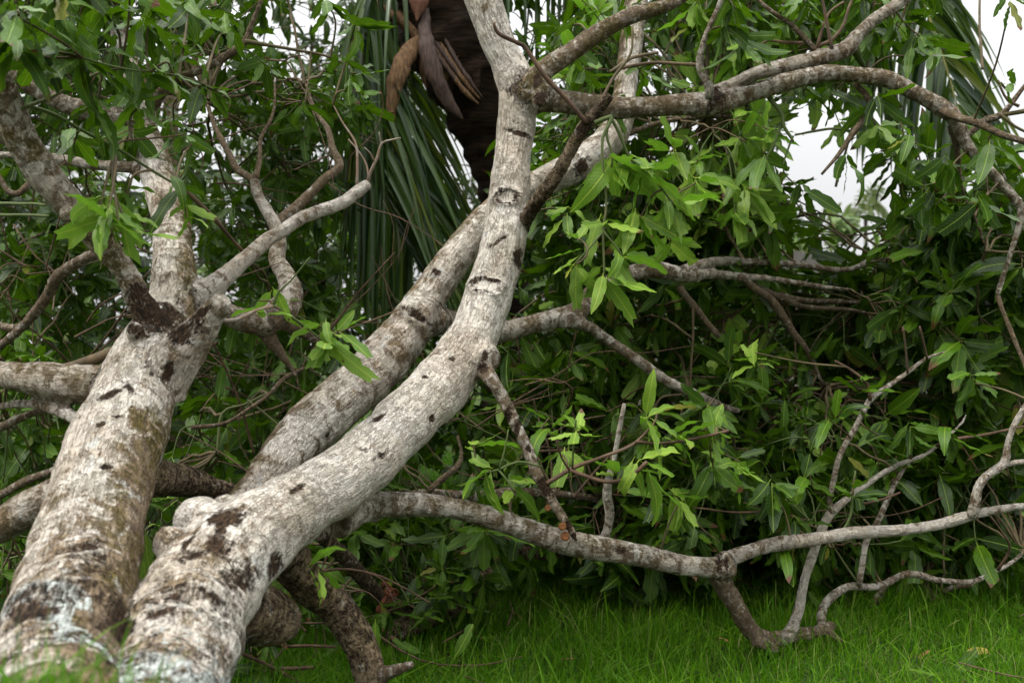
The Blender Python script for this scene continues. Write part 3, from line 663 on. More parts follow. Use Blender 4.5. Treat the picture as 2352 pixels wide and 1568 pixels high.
# ------------------------------------------------------------------ fuse the large limbs into one skin, then cut it back into parts
def build_limbs():
    VV, QQ, TT, off = [], [], [], 0
    SP, SR, SB, SS, ST, SN, SBn = [], [], [], [], [], [], []
    for b in BR:
        if not b["fuse"]: continue
        C, R, s = b["C"], b["R"].copy(), b["s"]
        fl = 1 + (0.30 if b["name"] != "trunk" else 0.0) * np.exp(-s / (1.6 * R[0] + 0.01)) - 0.02
        R = R * fl
        R = R * (1 + 0.05 * vnoise(np.stack([s * 9, s * 0 + b["id"] * 7.3, s * 0], 1), 2) + 0.035 * vnoise(np.stack([s * 26, s * 0 + b["id"] * 3.1, s * 0], 1), 6))
        V, Q, T, _ = tube(C, R, 20)
        VV.append(V); QQ.append(Q + off); TT.append(T + off); off += len(V)
        Tt, N, Bn = frames(C)
        SP.append(C); SR.append(R); SB.append(np.full(len(C), b["id"])); SS.append(s); ST.append(Tt); SN.append(N); SBn.append(Bn)
    # burls and healed twig stubs as small lumps
    lumps = [(P(x, y, d), w / FPX * d) for (x, y, d, w, own) in KNOBS]
    rk = np.random.default_rng(77)
    for b in BR:
        if not b["fuse"] or b["name"] == "trunk": continue
        for _ in range(int(b["s"][-1] * 3.2)):
            j = rk.integers(4, len(b["C"]) - 2); v = unit(rk.normal(0, 1, 3) + [0, -.5, .2])
            lumps.append((b["C"][j] + v * b["R"][j] * 0.86, b["R"][j] * rk.uniform(0.28, 0.5)))
    for (c, r) in lumps:
        th = np.linspace(0, math.pi, 9)
        C = c + np.stack([0 * th, 0 * th, -np.cos(th) * r], 1); R = np.maximum(np.sin(th) * r, 0.001)
        V, Q, T, _ = tube(C, R, 14)
        V = c + (V - c) * (1 + 0.12 * vnoise(V * 18, 8))[:, None]
        VV.append(V); QQ.append(Q + off); TT.append(T + off); off += len(V)
    me = np_mesh("fuse", np.vstack(VV), [np.vstack(QQ), np.vstack(TT)], None)
    o = link("fuse", me)
    md = o.modifiers.new("r", 'REMESH'); md.mode = 'VOXEL'; md.voxel_size = 0.0062; md.use_smooth_shade = True
    sm = o.modifiers.new("s", 'SMOOTH'); sm.factor = 0.5; sm.iterations = 7
    dg = bpy.context.evaluated_depsgraph_get()
    em = bpy.data.meshes.new_from_object(o.evaluated_get(dg))
    nv, nf = len(em.vertices), len(em.polygons)
    V = np.empty(nv * 3, np.float32); em.vertices.foreach_get("co", V); V = V.reshape(-1, 3).astype(np.float64)
    N = np.empty(nv * 3, np.float32); em.vertex_normals.foreach_get("vector", N); N = N.reshape(-1, 3)
    lt = np.empty(nf, np.int32); em.polygons.foreach_get("loop_total", lt)
    lv = np.empty(len(em.loops), np.int32); em.loops.foreach_get("vertex_index", lv)
    assert (lt == 4).all()
    F = lv.reshape(-1, 4)
    bpy.data.objects.remove(o); bpy.data.meshes.remove(em); bpy.data.meshes.remove(me)
    SP = np.vstack(SP).astype(np.float32); SR = np.concatenate(SR).astype(np.float32); SB = np.concatenate(SB); SS = np.concatenate(SS)
    ST, SN, SBn = np.vstack(ST), np.vstack(SN), np.vstack(SBn)
    near = np.empty(nv, np.int64); d1 = np.empty(nv, np.float32); d2 = np.empty(nv, np.float32)
    ids = np.unique(SB)
    starts = np.array([np.argmax(SB == i) for i in ids])
    for a in range(0, nv, 4000):
        v = V[a:a + 4000].astype(np.float32)
        D = np.sqrt(np.maximum((v ** 2).sum(1)[:, None] - 2 * v @ SP.T + (SP ** 2).sum(1)[None], 0)) - SR[None]
        k = D.argmin(1); near[a:a + 4000] = k
        per = np.minimum.reduceat(D, starts, axis=1)       # best distance per branch
        per.sort(axis=1)
        d1[a:a + 4000] = per[:, 0]; d2[a:a + 4000] = per[:, 1]
    bid = SB[near]
    rel = V - SP[near]
    rb = np.random.default_rng(3).uniform(-20, 20, (len(BR), 3))
    bk = np.stack([(rel * SN[near]).sum(1), (rel * SBn[near]).sum(1), SS[near] + (rel * ST[near]).sum(1)], 1)
    fin = np.array([np.clip(0.055 / np.median(b["R"]), 1.0, 2.1) for b in BR])[bid]
    bk = bk * fin[:, None] + rb[bid]
    tone = np.array([b["tone"] + (0.14 if b["name"] != "trunk" else 0.04) for b in BR])[bid]
    algae = np.array([b["algae"] for b in BR])[bid]
    # darker, wrinkled bark in the crotches
    gap = (d2 - d1) / (0.25 * SR[near] + 0.006)
    joint = np.clip(1 - gap, 0, 1)
    tone = tone + 0.24 * vnoise(V * 2.6, 12)
    scar_shade = 0.50 * joint * np.clip(0.55 + 0.9 * vnoise(V * 9, 21), 0, 1)
    lichen = np.zeros(nv)
    # white lichen belt round the feet of the two near trunks
    for b, s0, w in ((0, 0.43, 0.10), (1, 0.30, 0.26)):
        m = bid == b
        dd = np.abs(SS[near] - s0 + 0.16 * vnoise(V * 6, 31) + 0.05 * vnoise(V * 21, 33)) / w
        lichen = np.where(m, np.clip(1.15 - dd, 0, 1), lichen)
    # foot of the trunks: rough and brown
    for b in (0, 1):
        m = bid == b
        tone = np.where(m, tone + 0.38 * np.clip(1.15 - SS[near] / 1.0, 0, 1), tone)
    for s0, w, b, a in ((0.30, 0.05, 0, .6), (0.53, 0.06, 0, .55), (0.55, 0.04, 1, .45), (0.30, 0.04, 1, .4)):
        m = bid == b
        dd = np.abs(SS[near] - s0 + 0.06 * vnoise(V * 5, 37)) / w
        scar_shade = np.where(m, np.maximum(scar_shade, a * np.clip(1.3 - dd, 0, 1)), scar_shade)
    for b in (0, 1):
        m = bid == b
        ft = np.clip(1.1 - SS[near] / 0.95, 0, 1)
        scar_shade = np.where(m, np.maximum(scar_shade, ft * (0.30 + 0.22 * vnoise(V * 8, 61))), scar_shade)
    dark = np.array([b["tone"] >= 0.85 and b["name"] == "limb" for b in BR])[bid]
    scar_shade = np.where(dark, np.maximum(scar_shade, 0.42 + 0.25 * vnoise(V * 7, 71)), scar_shade)  # dark bark, plus shade under the trunk put into the low limbs' colour
    # algae-covered sides: right flank of the left trunk, left flank of the rear trunk
    for b, sg, k in ((0, 1, .42), (2, -1, .40)):
        m = bid == b
        side = np.clip(sg * N[:, 0] * 1.3 - 0.25 + 0.35 * vnoise(V * 5, 66), 0, 1)
        algae = np.where(m, 0.35 + 0.9 * side, algae); tone = np.where(m, tone + k * side, tone)
    # individual scars: px, py, half length px, half height px, angle deg, strength, ring
    depth = V[:, 1]
    sx = 1176 + V[:, 0] / depth * FPX; sy = 784 - (V[:, 2] - CAM_H) / depth * FPX
    SC = [(1160, 443, 24, 16, 0, .9, 1), (1117, 648, 32, 15, 10, 1, 1), (1200, 600, 14, 26, 0, .8, 0), (1140, 548, 22, 5, -35, .8, 0), (1150, 540, 26, 4, -30, .7, 0), (1000, 617, 13, 9, 30, 1.1, 0), (955, 722, 40, 11, 35, .9, 0),
          (1000, 960, 11, 9, 0, 1.1, 0), (1100, 838, 16, 12, 20, 1, 0), (1122, 812, 8, 14, 0, 1, 0), (1045, 815, 6, 6, 0, .9, 0), (868, 950, 18, 6, -30, 1, 0), (975, 855, 9, 5, 0, .8, 0), (1195, 297, 36, 7, 15, .9, 0), (1235, 215, 20, 26, 10, 1, 0), (1228, 175, 12, 22, 0, 1.1, 0),
          (236, 965, 12, 8, 0, 1, 0), (387, 862, 12, 26, 20, 1, 0), (250, 898, 34, 9, -20, .9, 0), (300, 880, 30, 7, 40, .8, 0), (250, 1063, 16, 7, 10, 1, 0), (270, 945, 13, 4, 0, .9, 0), (375, 712, 74, 46, 20, 1.0, 0), (310, 690, 30, 56, 10, .85, 0), (400, 760, 50, 26, 10, .8, 0), (452, 712, 34, 10, -25, 1, 0), (440, 740, 34, 30, 0, .7, 0), (330, 745, 40, 20, 0, .8, 0),
          (505, 1238, 30, 26, 30, 1.0, 0), (530, 1178, 46, 18, -10, 1.0, 0), (508, 1200, 14, 34, 0, 1.1, 0), (425, 1235, 10, 36, 20, 1.0, 0), (450, 1262, 40, 14, -10, .8, 0), (560, 1320, 60, 40, 20, .7, 0), (640, 1310, 44, 28, 30, .9, 0), (405, 1365, 14, 8, -20, 1, 0), (360, 1400, 40, 12, -15, .8, 0), (200, 1250, 60, 12, -5, .8, 0), (220, 1290, 70, 30, 0, .62, 0), (280, 1420, 30, 50, 0, 1, 0), (60, 1390, 80, 34, -10, .85, 0),
          (1415, 1085, 0, 0, 0, 0, 0), (1160, 960, 9, 26, 15, 1.0, 0), (1180, 975, 8, 30, 20, .9, 0), (1255, 1112, 22, 22, 0, 1.1, 0), (1300, 1205, 12, 30, 30, 1.1, 0), (1325, 1240, 14, 14, 0, 1.3, 0), (1208, 1025, 8, 12, 0, 1, 0), (1660, 1290, 8, 22, 0, 1.1, 0), (1675, 1300, 6, 20, 0, .9, 0), (1700, 620, 0, 0, 0, 0, 0),
          (1640, 210, 16, 30, -20, 1, 0), (1730, 180, 40, 6, -15, .9, 0), (1640, 255, 10, 30, 10, .7, 0), (1430, 1255, 20, 10, 10, .8, 0), (1335, 300, 30, 20, -50, .9, 0), (1345, 385, 26, 14, -50, 1, 0), (1240, 490, 20, 22, 0, 1, 0), (690, 1120, 30, 8, -30, .8, 0), (880, 1040, 26, 8, -35, .6, 0), (760, 1010, 20, 6, -30, .6, 0)]
    for (x, y, a, h, ang, st, ring) in SC:
        if not a: continue
        m = np.where((np.abs(sx - x) < 9) & (np.abs(sy - y) < 9))[0]
        if not len(m): continue
        c = V[m[depth[m].argmin()]]
        rel2 = V - c
        ca, sa = math.cos(math.radians(ang)), math.sin(math.radians(ang))
        k = FPX / c[1]
        uu = (rel2[:, 0] * ca - rel2[:, 2] * sa) * k / a
        ww = (rel2[:, 0] * sa + rel2[:, 2] * ca) * k / h
        dy = rel2[:, 1] * k / (max(a, h) * 1.2)
        q = np.sqrt(uu ** 2 + ww ** 2 + dy ** 2) + (0.42 if ring else 0.26) * vnoise(V * 34, 17) + 0.12 * vnoise(V * 90, 18)
        if ring:
            val = np.clip(1 - np.abs(q - 0.95) / 0.5, 0, 1) * st * 0.8 * np.clip(0.75 + vnoise(V * 22, 19), 0, 1)
            V = V + N * (0.009 * np.clip(1 - np.abs(q - 1.2) / 0.45, 0, 1) - 0.007 * np.clip(0.8 - q, 0, 1))[:, None]
        else:
            val = np.clip(1.45 - q, 0, 1) * st
            V = V - N * (0.004 * np.clip(1.1 - q, 0, 1))[:, None]
        scar_shade = np.maximum(scar_shade, val)
    # irregular relief
    rr = SR[near]
    amp = np.clip(rr, 0.015, 0.10)
    disp = amp * (0.050 * vnoise(V * 16, 41) + 0.06 * vnoise(V * 6.5, 43)) + 0.0016 * vnoise(bk * [70, 70, 28], 44) + 0.0022 * vnoise(bk * [30, 30, 45], 47) * np.clip(tone, 0, 1)
    foot = np.where(bid < 2, np.clip(1 - SS[near] / 1.2, 0, 1), 0)
    disp = disp + foot * 0.007 * vnoise(bk * [22, 22, 34], 52) + foot * 0.004 * vnoise(bk * [60, 60, 60], 53)
    V = V + N * disp[:, None]
    # fresh vertex normals of the whole skin
    e1 = V[F[:, 2]] - V[F[:, 0]]; e2 = V[F[:, 3]] - V[F[:, 1]]
    fn = np.cross(e1, e2); NN = np.zeros_like(V)
    for k in range(4): np.add.at(NN, F[:, k], fn)
    NN = unit(NN)
    fb = bid[F[:, 0]]
    for b in BR:
        if not b["fuse"]: continue
        f = F[fb == b["id"]]
        if not len(f): continue
        u, inv = np.unique(f, return_inverse=True)
        me = np_mesh(b["name"], V[u], inv.reshape(-1, 4), M_BARK,
                     {"bk": bk[u], "tone": tone[u], "scar_shade": scar_shade[u], "lichen": lichen[u], "algae": algae[u]}, normals=NN[u])
        part(b["name"], me, b["label"])
    print("fused skin", nv, "verts")
build_limbs()

def build_thin():
    for b in BR:
        if b["fuse"]: continue
        C, R, s = b["C"], b["R"], b["s"]
        R = R * (1 + 0.10 * vnoise(np.stack([s * 40, s * 0 + b["id"] * 3.7, s * 0], 1), 3) + 0.25 * np.clip(vnoise(np.stack([s * 17, s * 0 + b["id"] * 1.7, s * 0], 1), 5) - 0.55, 0, 1))
        C = C + 0.35 * R[:, None] * np.stack([vnoise(np.stack([s * 12, s * 0 + b["id"], s * 0 + k * 9.1], 1), 8) for k in range(3)], 1)
        V, Q, T, bk = tube(C, R, 8 if R.max() > 0.006 else 6)
        n = len(V)
        tone = np.full(n, b["tone"]) + 0.1 * vnoise(V * 3, 12)
        if b["name"] == "branch" and R.max() > 0.007:
            at = {"bk": bk * 2.1 + b["id"] * 1.37, "tone": tone + 0.27, "scar_shade": 0.5 * np.clip(vnoise(V * 22, 6) - 0.2, 0, 1), "lichen": np.zeros(n), "algae": np.full(n, b["algae"])}
            me = np_mesh(b["name"], V, [Q, T], M_BARK, at)
        else:
            me = np_mesh(b["name"], V, [Q, T], M_TWIG, {"bk": bk + b["id"] * 1.37, "tone": tone})
        part(b["name"], me, b["label"])
build_thin()

# ------------------------------------------------------------------ leaves
def leaf_variant(rg, ns, torn=True):
    """one mango leaf, base at the origin, along +x, length about 1. returns V, F, UV"""
    half = rg.uniform(0.112, 0.148)
    t = np.linspace(0, 1, ns + 1)
    prof = np.clip(np.sin(math.pi * np.clip((t - 0.06) / 0.94, 0, 1) ** 0.86), 0, 1) ** 0.58
    prof[t <= 0.10] = 0.06
    prof[-1] = 0.02
    wl, wr = prof.copy(), prof.copy()
    xl, xm, xr = t.copy(), t.copy(), t.copy()
    end = 1.0
    if torn:
        k = rg.random()
        if k < 0.45:            # tip torn off in a jagged line
            end = rg.uniform(0.62, 0.92)
            for x in (xl, xm, xr): x *= end
            pr = np.clip(np.sin(math.pi * np.clip((t * end - 0.06) / 0.94, 0, 1) ** 0.86), 0, 1) ** 0.58
            pr[t * end <= 0.10] = 0.06
            wl, wr = pr.copy(), pr.copy()
            xl[-1] += rg.uniform(-0.06, 0.10); xr[-1] += rg.uniform(-0.06, 0.10); xm[-1] += rg.uniform(-0.05, 0.05)
        for side in (wl, wr):   # bites
            for _ in range(rg.integers(0, 2)):
                i = rg.integers(4, ns)
                side[i] *= rg.uniform(0.45, 0.85)
    wav = 1 + 0.05 * np.sin(t * rg.uniform(12, 22) + rg.uniform(0, 6))
    fold = rg.uniform(0.0, 0.34)
    curl = rg.uniform(-0.35, 1.15)
    side_b = rg.uniform(-0.25, 0.25)
    ruff = 0.025 * np.sin(t * rg.uniform(14, 24) + rg.uniform(0, 6))
    def bend(x, y, z):
        a = curl * x * x
        return np.stack([x * np.cos(a * 0.6), y + side_b * x * x * 0.5, z - x * np.sin(a * 0.6)], 1)
    L = bend(xl, half * wl * wav, half * wl * fold + ruff * wl)
    Mi = bend(xm, 0 * t, 0 * t)
    R = bend(xr, -half * wr * wav, half * wr * fold - ruff * wr)
    V = np.stack([L, Mi, R], 1).reshape(-1, 3)
    uv = np.stack([np.stack([xl, wl], 1), np.stack([xm, 0 * t], 1), np.stack([xr, -wr], 1)], 1).reshape(-1, 2)
    i = np.arange(ns)[:, None] * 3
    F = np.concatenate([np.concatenate([i + 1, i + 4, i + 3, i], 1), np.concatenate([i + 2, i + 5, i + 4, i + 1], 1)])
    return V, F, uv

LR = np.random.default_rng(5)
LIB = [leaf_variant(LR, 10) for _ in range(26)]
LIBLO = [leaf_variant(LR, 5, False) for _ in range(14)]

class Leaves:
    def __init__(self): self.M = []; self.young = []
    def shoot(self, p, axis, n, L, droop=0.5, spread=(35, 95), young=0.0, back=0.05):
        axis = unit(axis); p = np.asarray(p, float)
        a = np.array([0, 0, 1.0]) if abs(axis[2]) < 0.85 else np.array([1.0, 0, 0])
        u = unit(np.cross(axis, a)); v = np.cross(axis, u)
        ph = np.arange(n) * 2.39996 + rng.uniform(0, 6.28) + rng.normal(0, 0.25, n)
        th = np.radians(rng.uniform(spread[0], spread[1], n))
        d = axis * np.cos(th)[:, None] + (u * np.cos(ph)[:, None] + v * np.sin(ph)[:, None]) * np.sin(th)[:, None]
        d[:, 2] -= droop * rng.uniform(0.35, 1.3, n)
        d = unit(d)
        base = p - axis * (rng.random(n) * back)[:, None]
        up = np.array([0, 0, 0.9]) + axis * 0.5 + rng.normal(0, 0.38, (n, 3))
        nn = unit(up - d * (up * d).sum(1)[:, None])
        y = np.cross(nn, d)
        ln = L * rng.uniform(0.55, 1.18, n)
        for i in range(n):
            m = np.eye(4); m[:3, 0] = d[i] * ln[i]; m[:3, 1] = y[i] * ln[i]; m[:3, 2] = nn[i] * ln[i]; m[:3, 3] = base[i]
            self.M.append(m); self.young.append(young)
    def mesh(self, name, idx, lib, mat, seed=1):
        r = np.random.default_rng(seed)
        M = np.array(self.M)[idx]
        var = r.integers(0, len(lib), len(M))
        VV, FF, UU, RR, off = [], [], [], [], 0
        for k in range(len(lib)):
            mm = M[var == k]
            if not len(mm): continue
            V, F, uv = lib[k]
            W = np.einsum('nij,vj->nvi', mm[:, :3, :3], V) + mm[:, None, :3, 3]
            nv = len(V)
            VV.append(W.reshape(-1, 3))
            FF.append((F[None] + (np.arange(len(mm)) * nv)[:, None, None] + off).reshape(-1, 4)); off += nv * len(mm)
            UU.append(np.tile(uv, (len(mm), 1))); RR.append(np.repeat(r.random(len(mm)), nv))
        return np_mesh(name, np.vstack(VV), np.vstack(FF), mat, {"lrnd": np.concatenate(RR)}, uv=np.vstack(UU))

class Twigs:
    def __init__(self): self.V = []; self.Q = []; self.bk = []; self.tone = []; self.off = 0
    def add(self, C, R, tone, sides=5):
        V, Q, T, bk = tube(C, R, sides, cap=False)
        self.V.append(V); self.Q.append(Q + self.off); self.bk.append(bk + rng.uniform(-9, 9)); self.tone.append(np.full(len(V), tone)); self.off += len(V)
    def mesh(self, name):
        return np_mesh(name, np.vstack(self.V), np.vstack(self.Q), M_TWIG, {"bk": np.vstack(self.bk), "tone": np.concatenate(self.tone)})

ANCH = np.vstack([b["C"][::3] for b in BR if b["R"].max() < 0.05])
def proj(p):
    p = np.asarray(p); return 1176 + p[..., 0] / p[..., 1] * FPX, 784 - (p[..., 2] - CAM_H) / p[..., 1] * FPX

# openings through which the sky is seen: px, py, half width, half height
GAPS = [(1905, 375, 120, 85), (1860, 300, 60, 60), (2000, 440, 70, 45), (2270, 110, 90, 110), (2330, 40, 120, 90), (650, 70, 80, 60), (790, 90, 35, 45), (735, 330, 26, 40), (760, 530, 20, 20), (1225, 30, 34, 30), (1600, 330, 0, 0), (1740, 185, 40, 22), (330, 110, 22, 22), (470, 160, 28, 20), (1930, 510, 70, 40), (1850, 585, 150, 26), (2250, 180, 60, 60), (2095, 210, 125, 110), (2200, 330, 60, 60), (880, 420, 60, 230), (690, 190, 26, 18), (1500, 190, 26, 20), (430, 230, 22, 26), (1075, 380, 70, 130), (80, 420, 22, 18), (1800, 250, 50, 30)]
def in_gap(x, y, k=1.0):
    for gx, gy, a, b in GAPS:
        if a and ((x - gx) / (a * k)) ** 2 + ((y - gy) / (b * k)) ** 2 < 1: return True
    return False

def spray(LV, TW, c, origin, nsh, spread, L, lean, nl=(6, 11), young=0.0, droop=0.32, tone=0.55, gap=1.0):
    c = np.asarray(c, float); origin = np.asarray(origin, float)
    v = c - origin; ln = np.linalg.norm(v)
    mid = origin + v * 0.55 + rng.normal(0, 0.06, 3) * min(ln, 1) + np.array([0, 0, 0.10 * ln])
    C = spline(np.array([origin, mid, c]), 6)
    C = C + rng.normal(0, 0.004, C.shape)
    TW.add(C, np.linspace(0.004 + 0.003 * min(ln, 1.2), 0.0036, len(C)), tone)
    axm = unit(v + 1e-6)
    for k in range(nsh):
        off = unit(axm * 0.5 + rng.normal(0, 0.75, 3) + lean) * spread * rng.uniform(0.45, 1.15)
        tip = c + off
        if tip[2] < gz(tip[0], tip[1]) + 0.08: tip[2] = gz(tip[0], tip[1]) + 0.08 + 0.1 * rng.random()
        x, y = proj(tip)
        if in_gap(x, y, gap): continue
        st = C[rng.integers(len(C) // 2, len(C))]
        m2 = (st + tip) / 2 + rng.normal(0, 0.02, 3) + [0, 0, 0.02]
        D = spline(np.array([st, m2, tip]), 4)
        TW.add(D, np.linspace(0.0034, 0.0022, len(D)), 0.75 if rng.random() < 0.6 else 0.5, 4)
        ax = unit(tip - m2 + rng.normal(0, 0.02, 3) + np.array([0, 0, -0.01]))
        LV.shoot(tip, ax, int(rng.integers(*nl)), L * rng.uniform(0.8, 1.15), droop, young=young)

LV, TW = Leaves(), Twigs()
# hand-placed shoots close to the lens: px, py, depth, leaves, length, axis, droop, young
HERO = [(1388, 642, 2.90, 8, .175, (0.1, -.2, -1), .35, 1), (1318, 610, 2.88, 6, .15, (-.5, -.2, -.8), .3, 1), (1434, 592, 2.88, 6, .16, (.6, -.2, -.6), .4, 1), (1405, 388, 2.95, 8, .19, (.1, -.3, -1), .5, 1), (1500, 415, 3.0, 8, .18, (.6, -.2, -.6), .5, 1),
        (1552, 474, 3.0, 8, .18, (.6, -.2, -.7), .5, 1), (1456, 372, 3.0, 6, .16, (.5, -.3, -.5), .5, 1), (1390, 520, 2.92, 7, .16, (.2, -.3, -.8), .4, 1), (1470, 500, 3.0, 8, .17, (.3, -.3, -.8), .5, 1), (1320, 545, 2.95, 3, .12, (-.4, -.2, .4), .1, 1), (1600, 420, 3.2, 8, .17, (.5, 0, -.7), .5, 1), (1540, 560, 3.2, 7, .16, (.3, 0, -.8), .5, 1), (1300, 500, 3.15, 6, .15, (-.2, 0, -.8), .4, 1),
        (1505, 955, 2.85, 7, .15, (.7, -.1, .2), .3, 1), (1110, 1086, 2.7, 5, .17, (-.8, -.2, -.4), .4, 1), (1180, 1135, 2.86, 5, .17, (.3, -.3, -.8), .4, 1), (1085, 1010, 2.75, 4, .14, (-.2, -.1, .9), .2, 1), (1323, 965, 2.75, 6, .11, (0, -.1, 1), .6, 1), (1260, 960, 2.98, 6, .16, (-.1, -.1, .6), .4, 1),
        (1486, 1075, 2.76, 7, .19, (.6, -.2, -.6), .5, 1), (1560, 1010, 2.9, 6, .16, (.7, 0, -.1), .4, 1), (1670, 990, 2.95, 7, .15, (.8, 0, .1), .4, 1), (1420, 1060, 2.85, 5, .14, (.1, 0, .6), .3, 1), (1560, 1150, 2.95, 6, .18, (.5, 0, -.6), .5, 1), (1290, 1040, 2.95, 5, .15, (-.3, -.1, -.6), .4, 1),
        (250, 500, 2.33, 7, .17, (.1, -.3, -1), .6, 1), (285, 500, 2.33, 3, .17, (.7, -.1, -.3), .3, 1), (272, 508, 2.25, 3, .18, (.9, -.25, -.1), .15, 1), (245, 510, 2.25, 3, .17, (0, -.3, -1), .9, 1), (228, 480, 2.34, 5, .13, (-.3, -.1, -.8), .5, 1), (290, 455, 2.5, 6, .14, (.2, 0, -.4), .4, 0), (422, 436, 2.6, 6, .15, (.5, 0, -.6), .5, 0), (430, 500, 2.6, 4, .13, (.2, -.1, -.8), .5, 1),
        (628, 702, 2.5, 2, .12, (.1, -.1, -1), .4, 1), (595, 690, 2.5, 4, .12, (-.1, -.1, .4), .1, 1), (760, 800, 2.6, 8, .15, (.4, -.2, -.7), .4, 1), (725, 770, 2.58, 5, .14, (-.4, -.2, -.7), .4, 1), (790, 760, 2.65, 4, .14, (.8, 0, .1), .2, 1), (740, 1310, 2.3, 5, .12, (.8, -.1, -.2), .3, 1), (1175, 770, 3.1, 0, .1, (0, 0, 1), .1, 0),
        (190, 135, 2.3, 7, .19, (.7, -.1, -.6), .4, 0), (217, 255, 2.35, 7, .19, (.1, -.2, -1), .5, 0), (130, 60, 2.3, 7, .19, (-.2, -.1, -.6), .5, 0), (395, 165, 2.4, 6, .17, (.8, 0, .1), .4, 0), (250, 40, 2.4, 7, .19, (.4, 0, -.5), .5, 0), (40, 40, 2.1, 8, .2, (.1, 0, -.8), .6, 0), (90, 130, 2.25, 6, .19, (-.2, 0, -.8), .6, 0), (340, 60, 2.5, 7, .19, (.3, 0, -.6), .5, 0), (500, 210, 2.6, 7, .16, (.7, 0, -.4), .5, 0), (320, 245, 2.5, 6, .16, (.3, 0, -.6), .5, 0), (330, 170, 2.5, 6, .17, (.3, 0, -.5), .5, 0), (40, 110, 2.2, 6, .2, (0, 0, -.8), .7, 0), (150, -20, 2.2, 8, .2, (.1, 0, -.8), .6, 0), (300, -30, 2.4, 8, .2, (.1, 0, -.8), .6, 0), (430, 20, 2.7, 8, .18, (.1, 0, -.8), .6, 0), (520, 60, 2.8, 8, .18, (.1, 0, -.8), .6, 0), (170, 330, 2.5, 5, .15, (.1, 0, -.8), .6, 0), (440, 330, 2.8, 5, .15, (.4, 0, -.6), .6, 0), (400, 290, 2.8, 6, .15, (.4, 0, -.6), .6, 0),
        (1780, 1130, 3.1, 9, .17, (.1, -.3, -.5), .5, 0), (1735, 810, 3.3, 6, .13, (0, -.2, 1), .3, 1), (1800, 1275, 3.1, 6, .16, (.1, -.2, -1), .5, 0), (1860, 1090, 3.2, 8, .17, (.2, -.2, .2), .5, 0), (1960, 1120, 3.1, 6, .15, (.2, -.2, .7), .4, 0), (1980, 870, 3.25, 5, .16, (.1, -.2, .9), .2, 0), (2020, 1000, 3.3, 7, .17, (.3, -.2, .2), .5, 0), (2240, 880, 3.2, 8, .17, (.1, -.2, -.4), .5, 0), (2180, 1000, 3.2, 7, .16, (.1, -.2, -.4), .5, 0), (1900, 960, 3.2, 7, .18, (-.4, -.2, .1), .4, 0), (1830, 1210, 3.15, 8, .16, (.1, -.2, -.4), .5, 0), (1700, 1060, 3.0, 7, .15, (.3, -.2, .2), .4, 1), (2100, 1000, 3.3, 7, .17, (.1, -.2, -.4), .5, 0), (1640, 1080, 3.1, 8, .17, (.1, -.2, -.3), .5, 0),
        (2180, 390, 3.25, 8, .19, (.1, -.2, -.7), .6, 0), (2080, 330, 3.25, 7, .18, (-.3, -.2, -.6), .5, 0), (1945, 375, 3.3, 5, .15, (0, 0, -1), .7, 0), (1850, 440, 3.3, 8, .17, (.4, -.1, -.8), .6, 0), (1755, 375, 3.3, 7, .17, (-.1, -.1, -.8), .6, 0), (1840, 225, 3.4, 7, .16, (0, 0, -1), .6, 0), (1905, 225, 3.4, 7, .16, (0, 0, -1), .6, 0), (2300, 190, 3.3, 4, .12, (-.5, 0, .1), .2, 0), (2110, 130, 3.4, 8, .16, (.4, 0, -.7), .6, 0), (2060, 60, 3.4, 7, .16, (.4, 0, -.6), .6, 0), (2130, 95, 3.4, 7, .17, (.6, 0, -.6), .5, 0), (1710, 110, 3.2, 8, .17, (.2, 0, -.8), .6, 0), (1670, 70, 3.2, 7, .17, (.2, 0, -.6), .6, 0), (1690, 20, 3.2, 8, .17, (.2, 0, -.6), .6, 0), (1850, 20, 3.4, 8, .16, (0, 0, -.7), .5, 0), (1800, 60, 3.4, 7, .16, (-.3, 0, -.5), .5, 0), (2020, 240, 3.3, 7, .17, (.2, 0, -.7), .6, 0), (2280, 340, 3.2, 6, .18, (.2, 0, -.8), .6, 0), (2250, 470, 3.2, 8, .19, (.1, 0, -.8), .6, 0), (2150, 470, 3.3, 8, .18, (.1, 0, -.8), .6, 0),
        (2320, 10, 2.9, 5, .16, (.2, 0, -.8), .6, 0), (820, 65, 3.0, 6, .15, (.5, 0, -.5), .5, 0), (815, 205, 3.0, 8, .15, (.3, 0, -.8), .5, 0), (800, 150, 3.2, 7, .15, (.5, 0, -.5), .5, 0), (700, 240, 3.2, 7, .15, (.3, 0, -.8), .5, 0), (760, 20, 3.2, 7, .15, (.3, 0, -.5), .5, 0), (1310, 60, 3.4, 5, .14, (-.3, 0, -.4), .4, 0), (1320, 140, 3.4, 5, .15, (.2, 0, -.5), .5, 0), (1350, 190, 3.4, 6, .15, (.2, 0, -.8), .5, 0), (1480, 180, 3.4, 6, .15, (.2, 0, -.8), .5, 0), (1430, 60, 3.6, 6, .15, (.2, 0, -.8), .5, 0)]
for (x, y, d, n, L, ax, dr, yg) in HERO:
    if n:
        if x < 560 and y < 420: L *= 0.78; n += 2
        elif not yg: L *= 0.92
        p = P(x, y, d)
        LV.shoot(p, ax, n, L, dr * 0.75, young=float(yg))
        a = unit(np.array(ax) * [1, -.6, 1])
        e = ANCH[((ANCH - p) ** 2).sum(1).argmin()]
        if 0.03 < np.linalg.norm(e - p) < 0.9:
            C = spline(np.array([e, (e + p) / 2 - a * 0.02 + rng.normal(0, .012, 3), p]), 5)
            TW.add(C, np.linspace(0.0040, 0.0024, len(C)), 0.55)
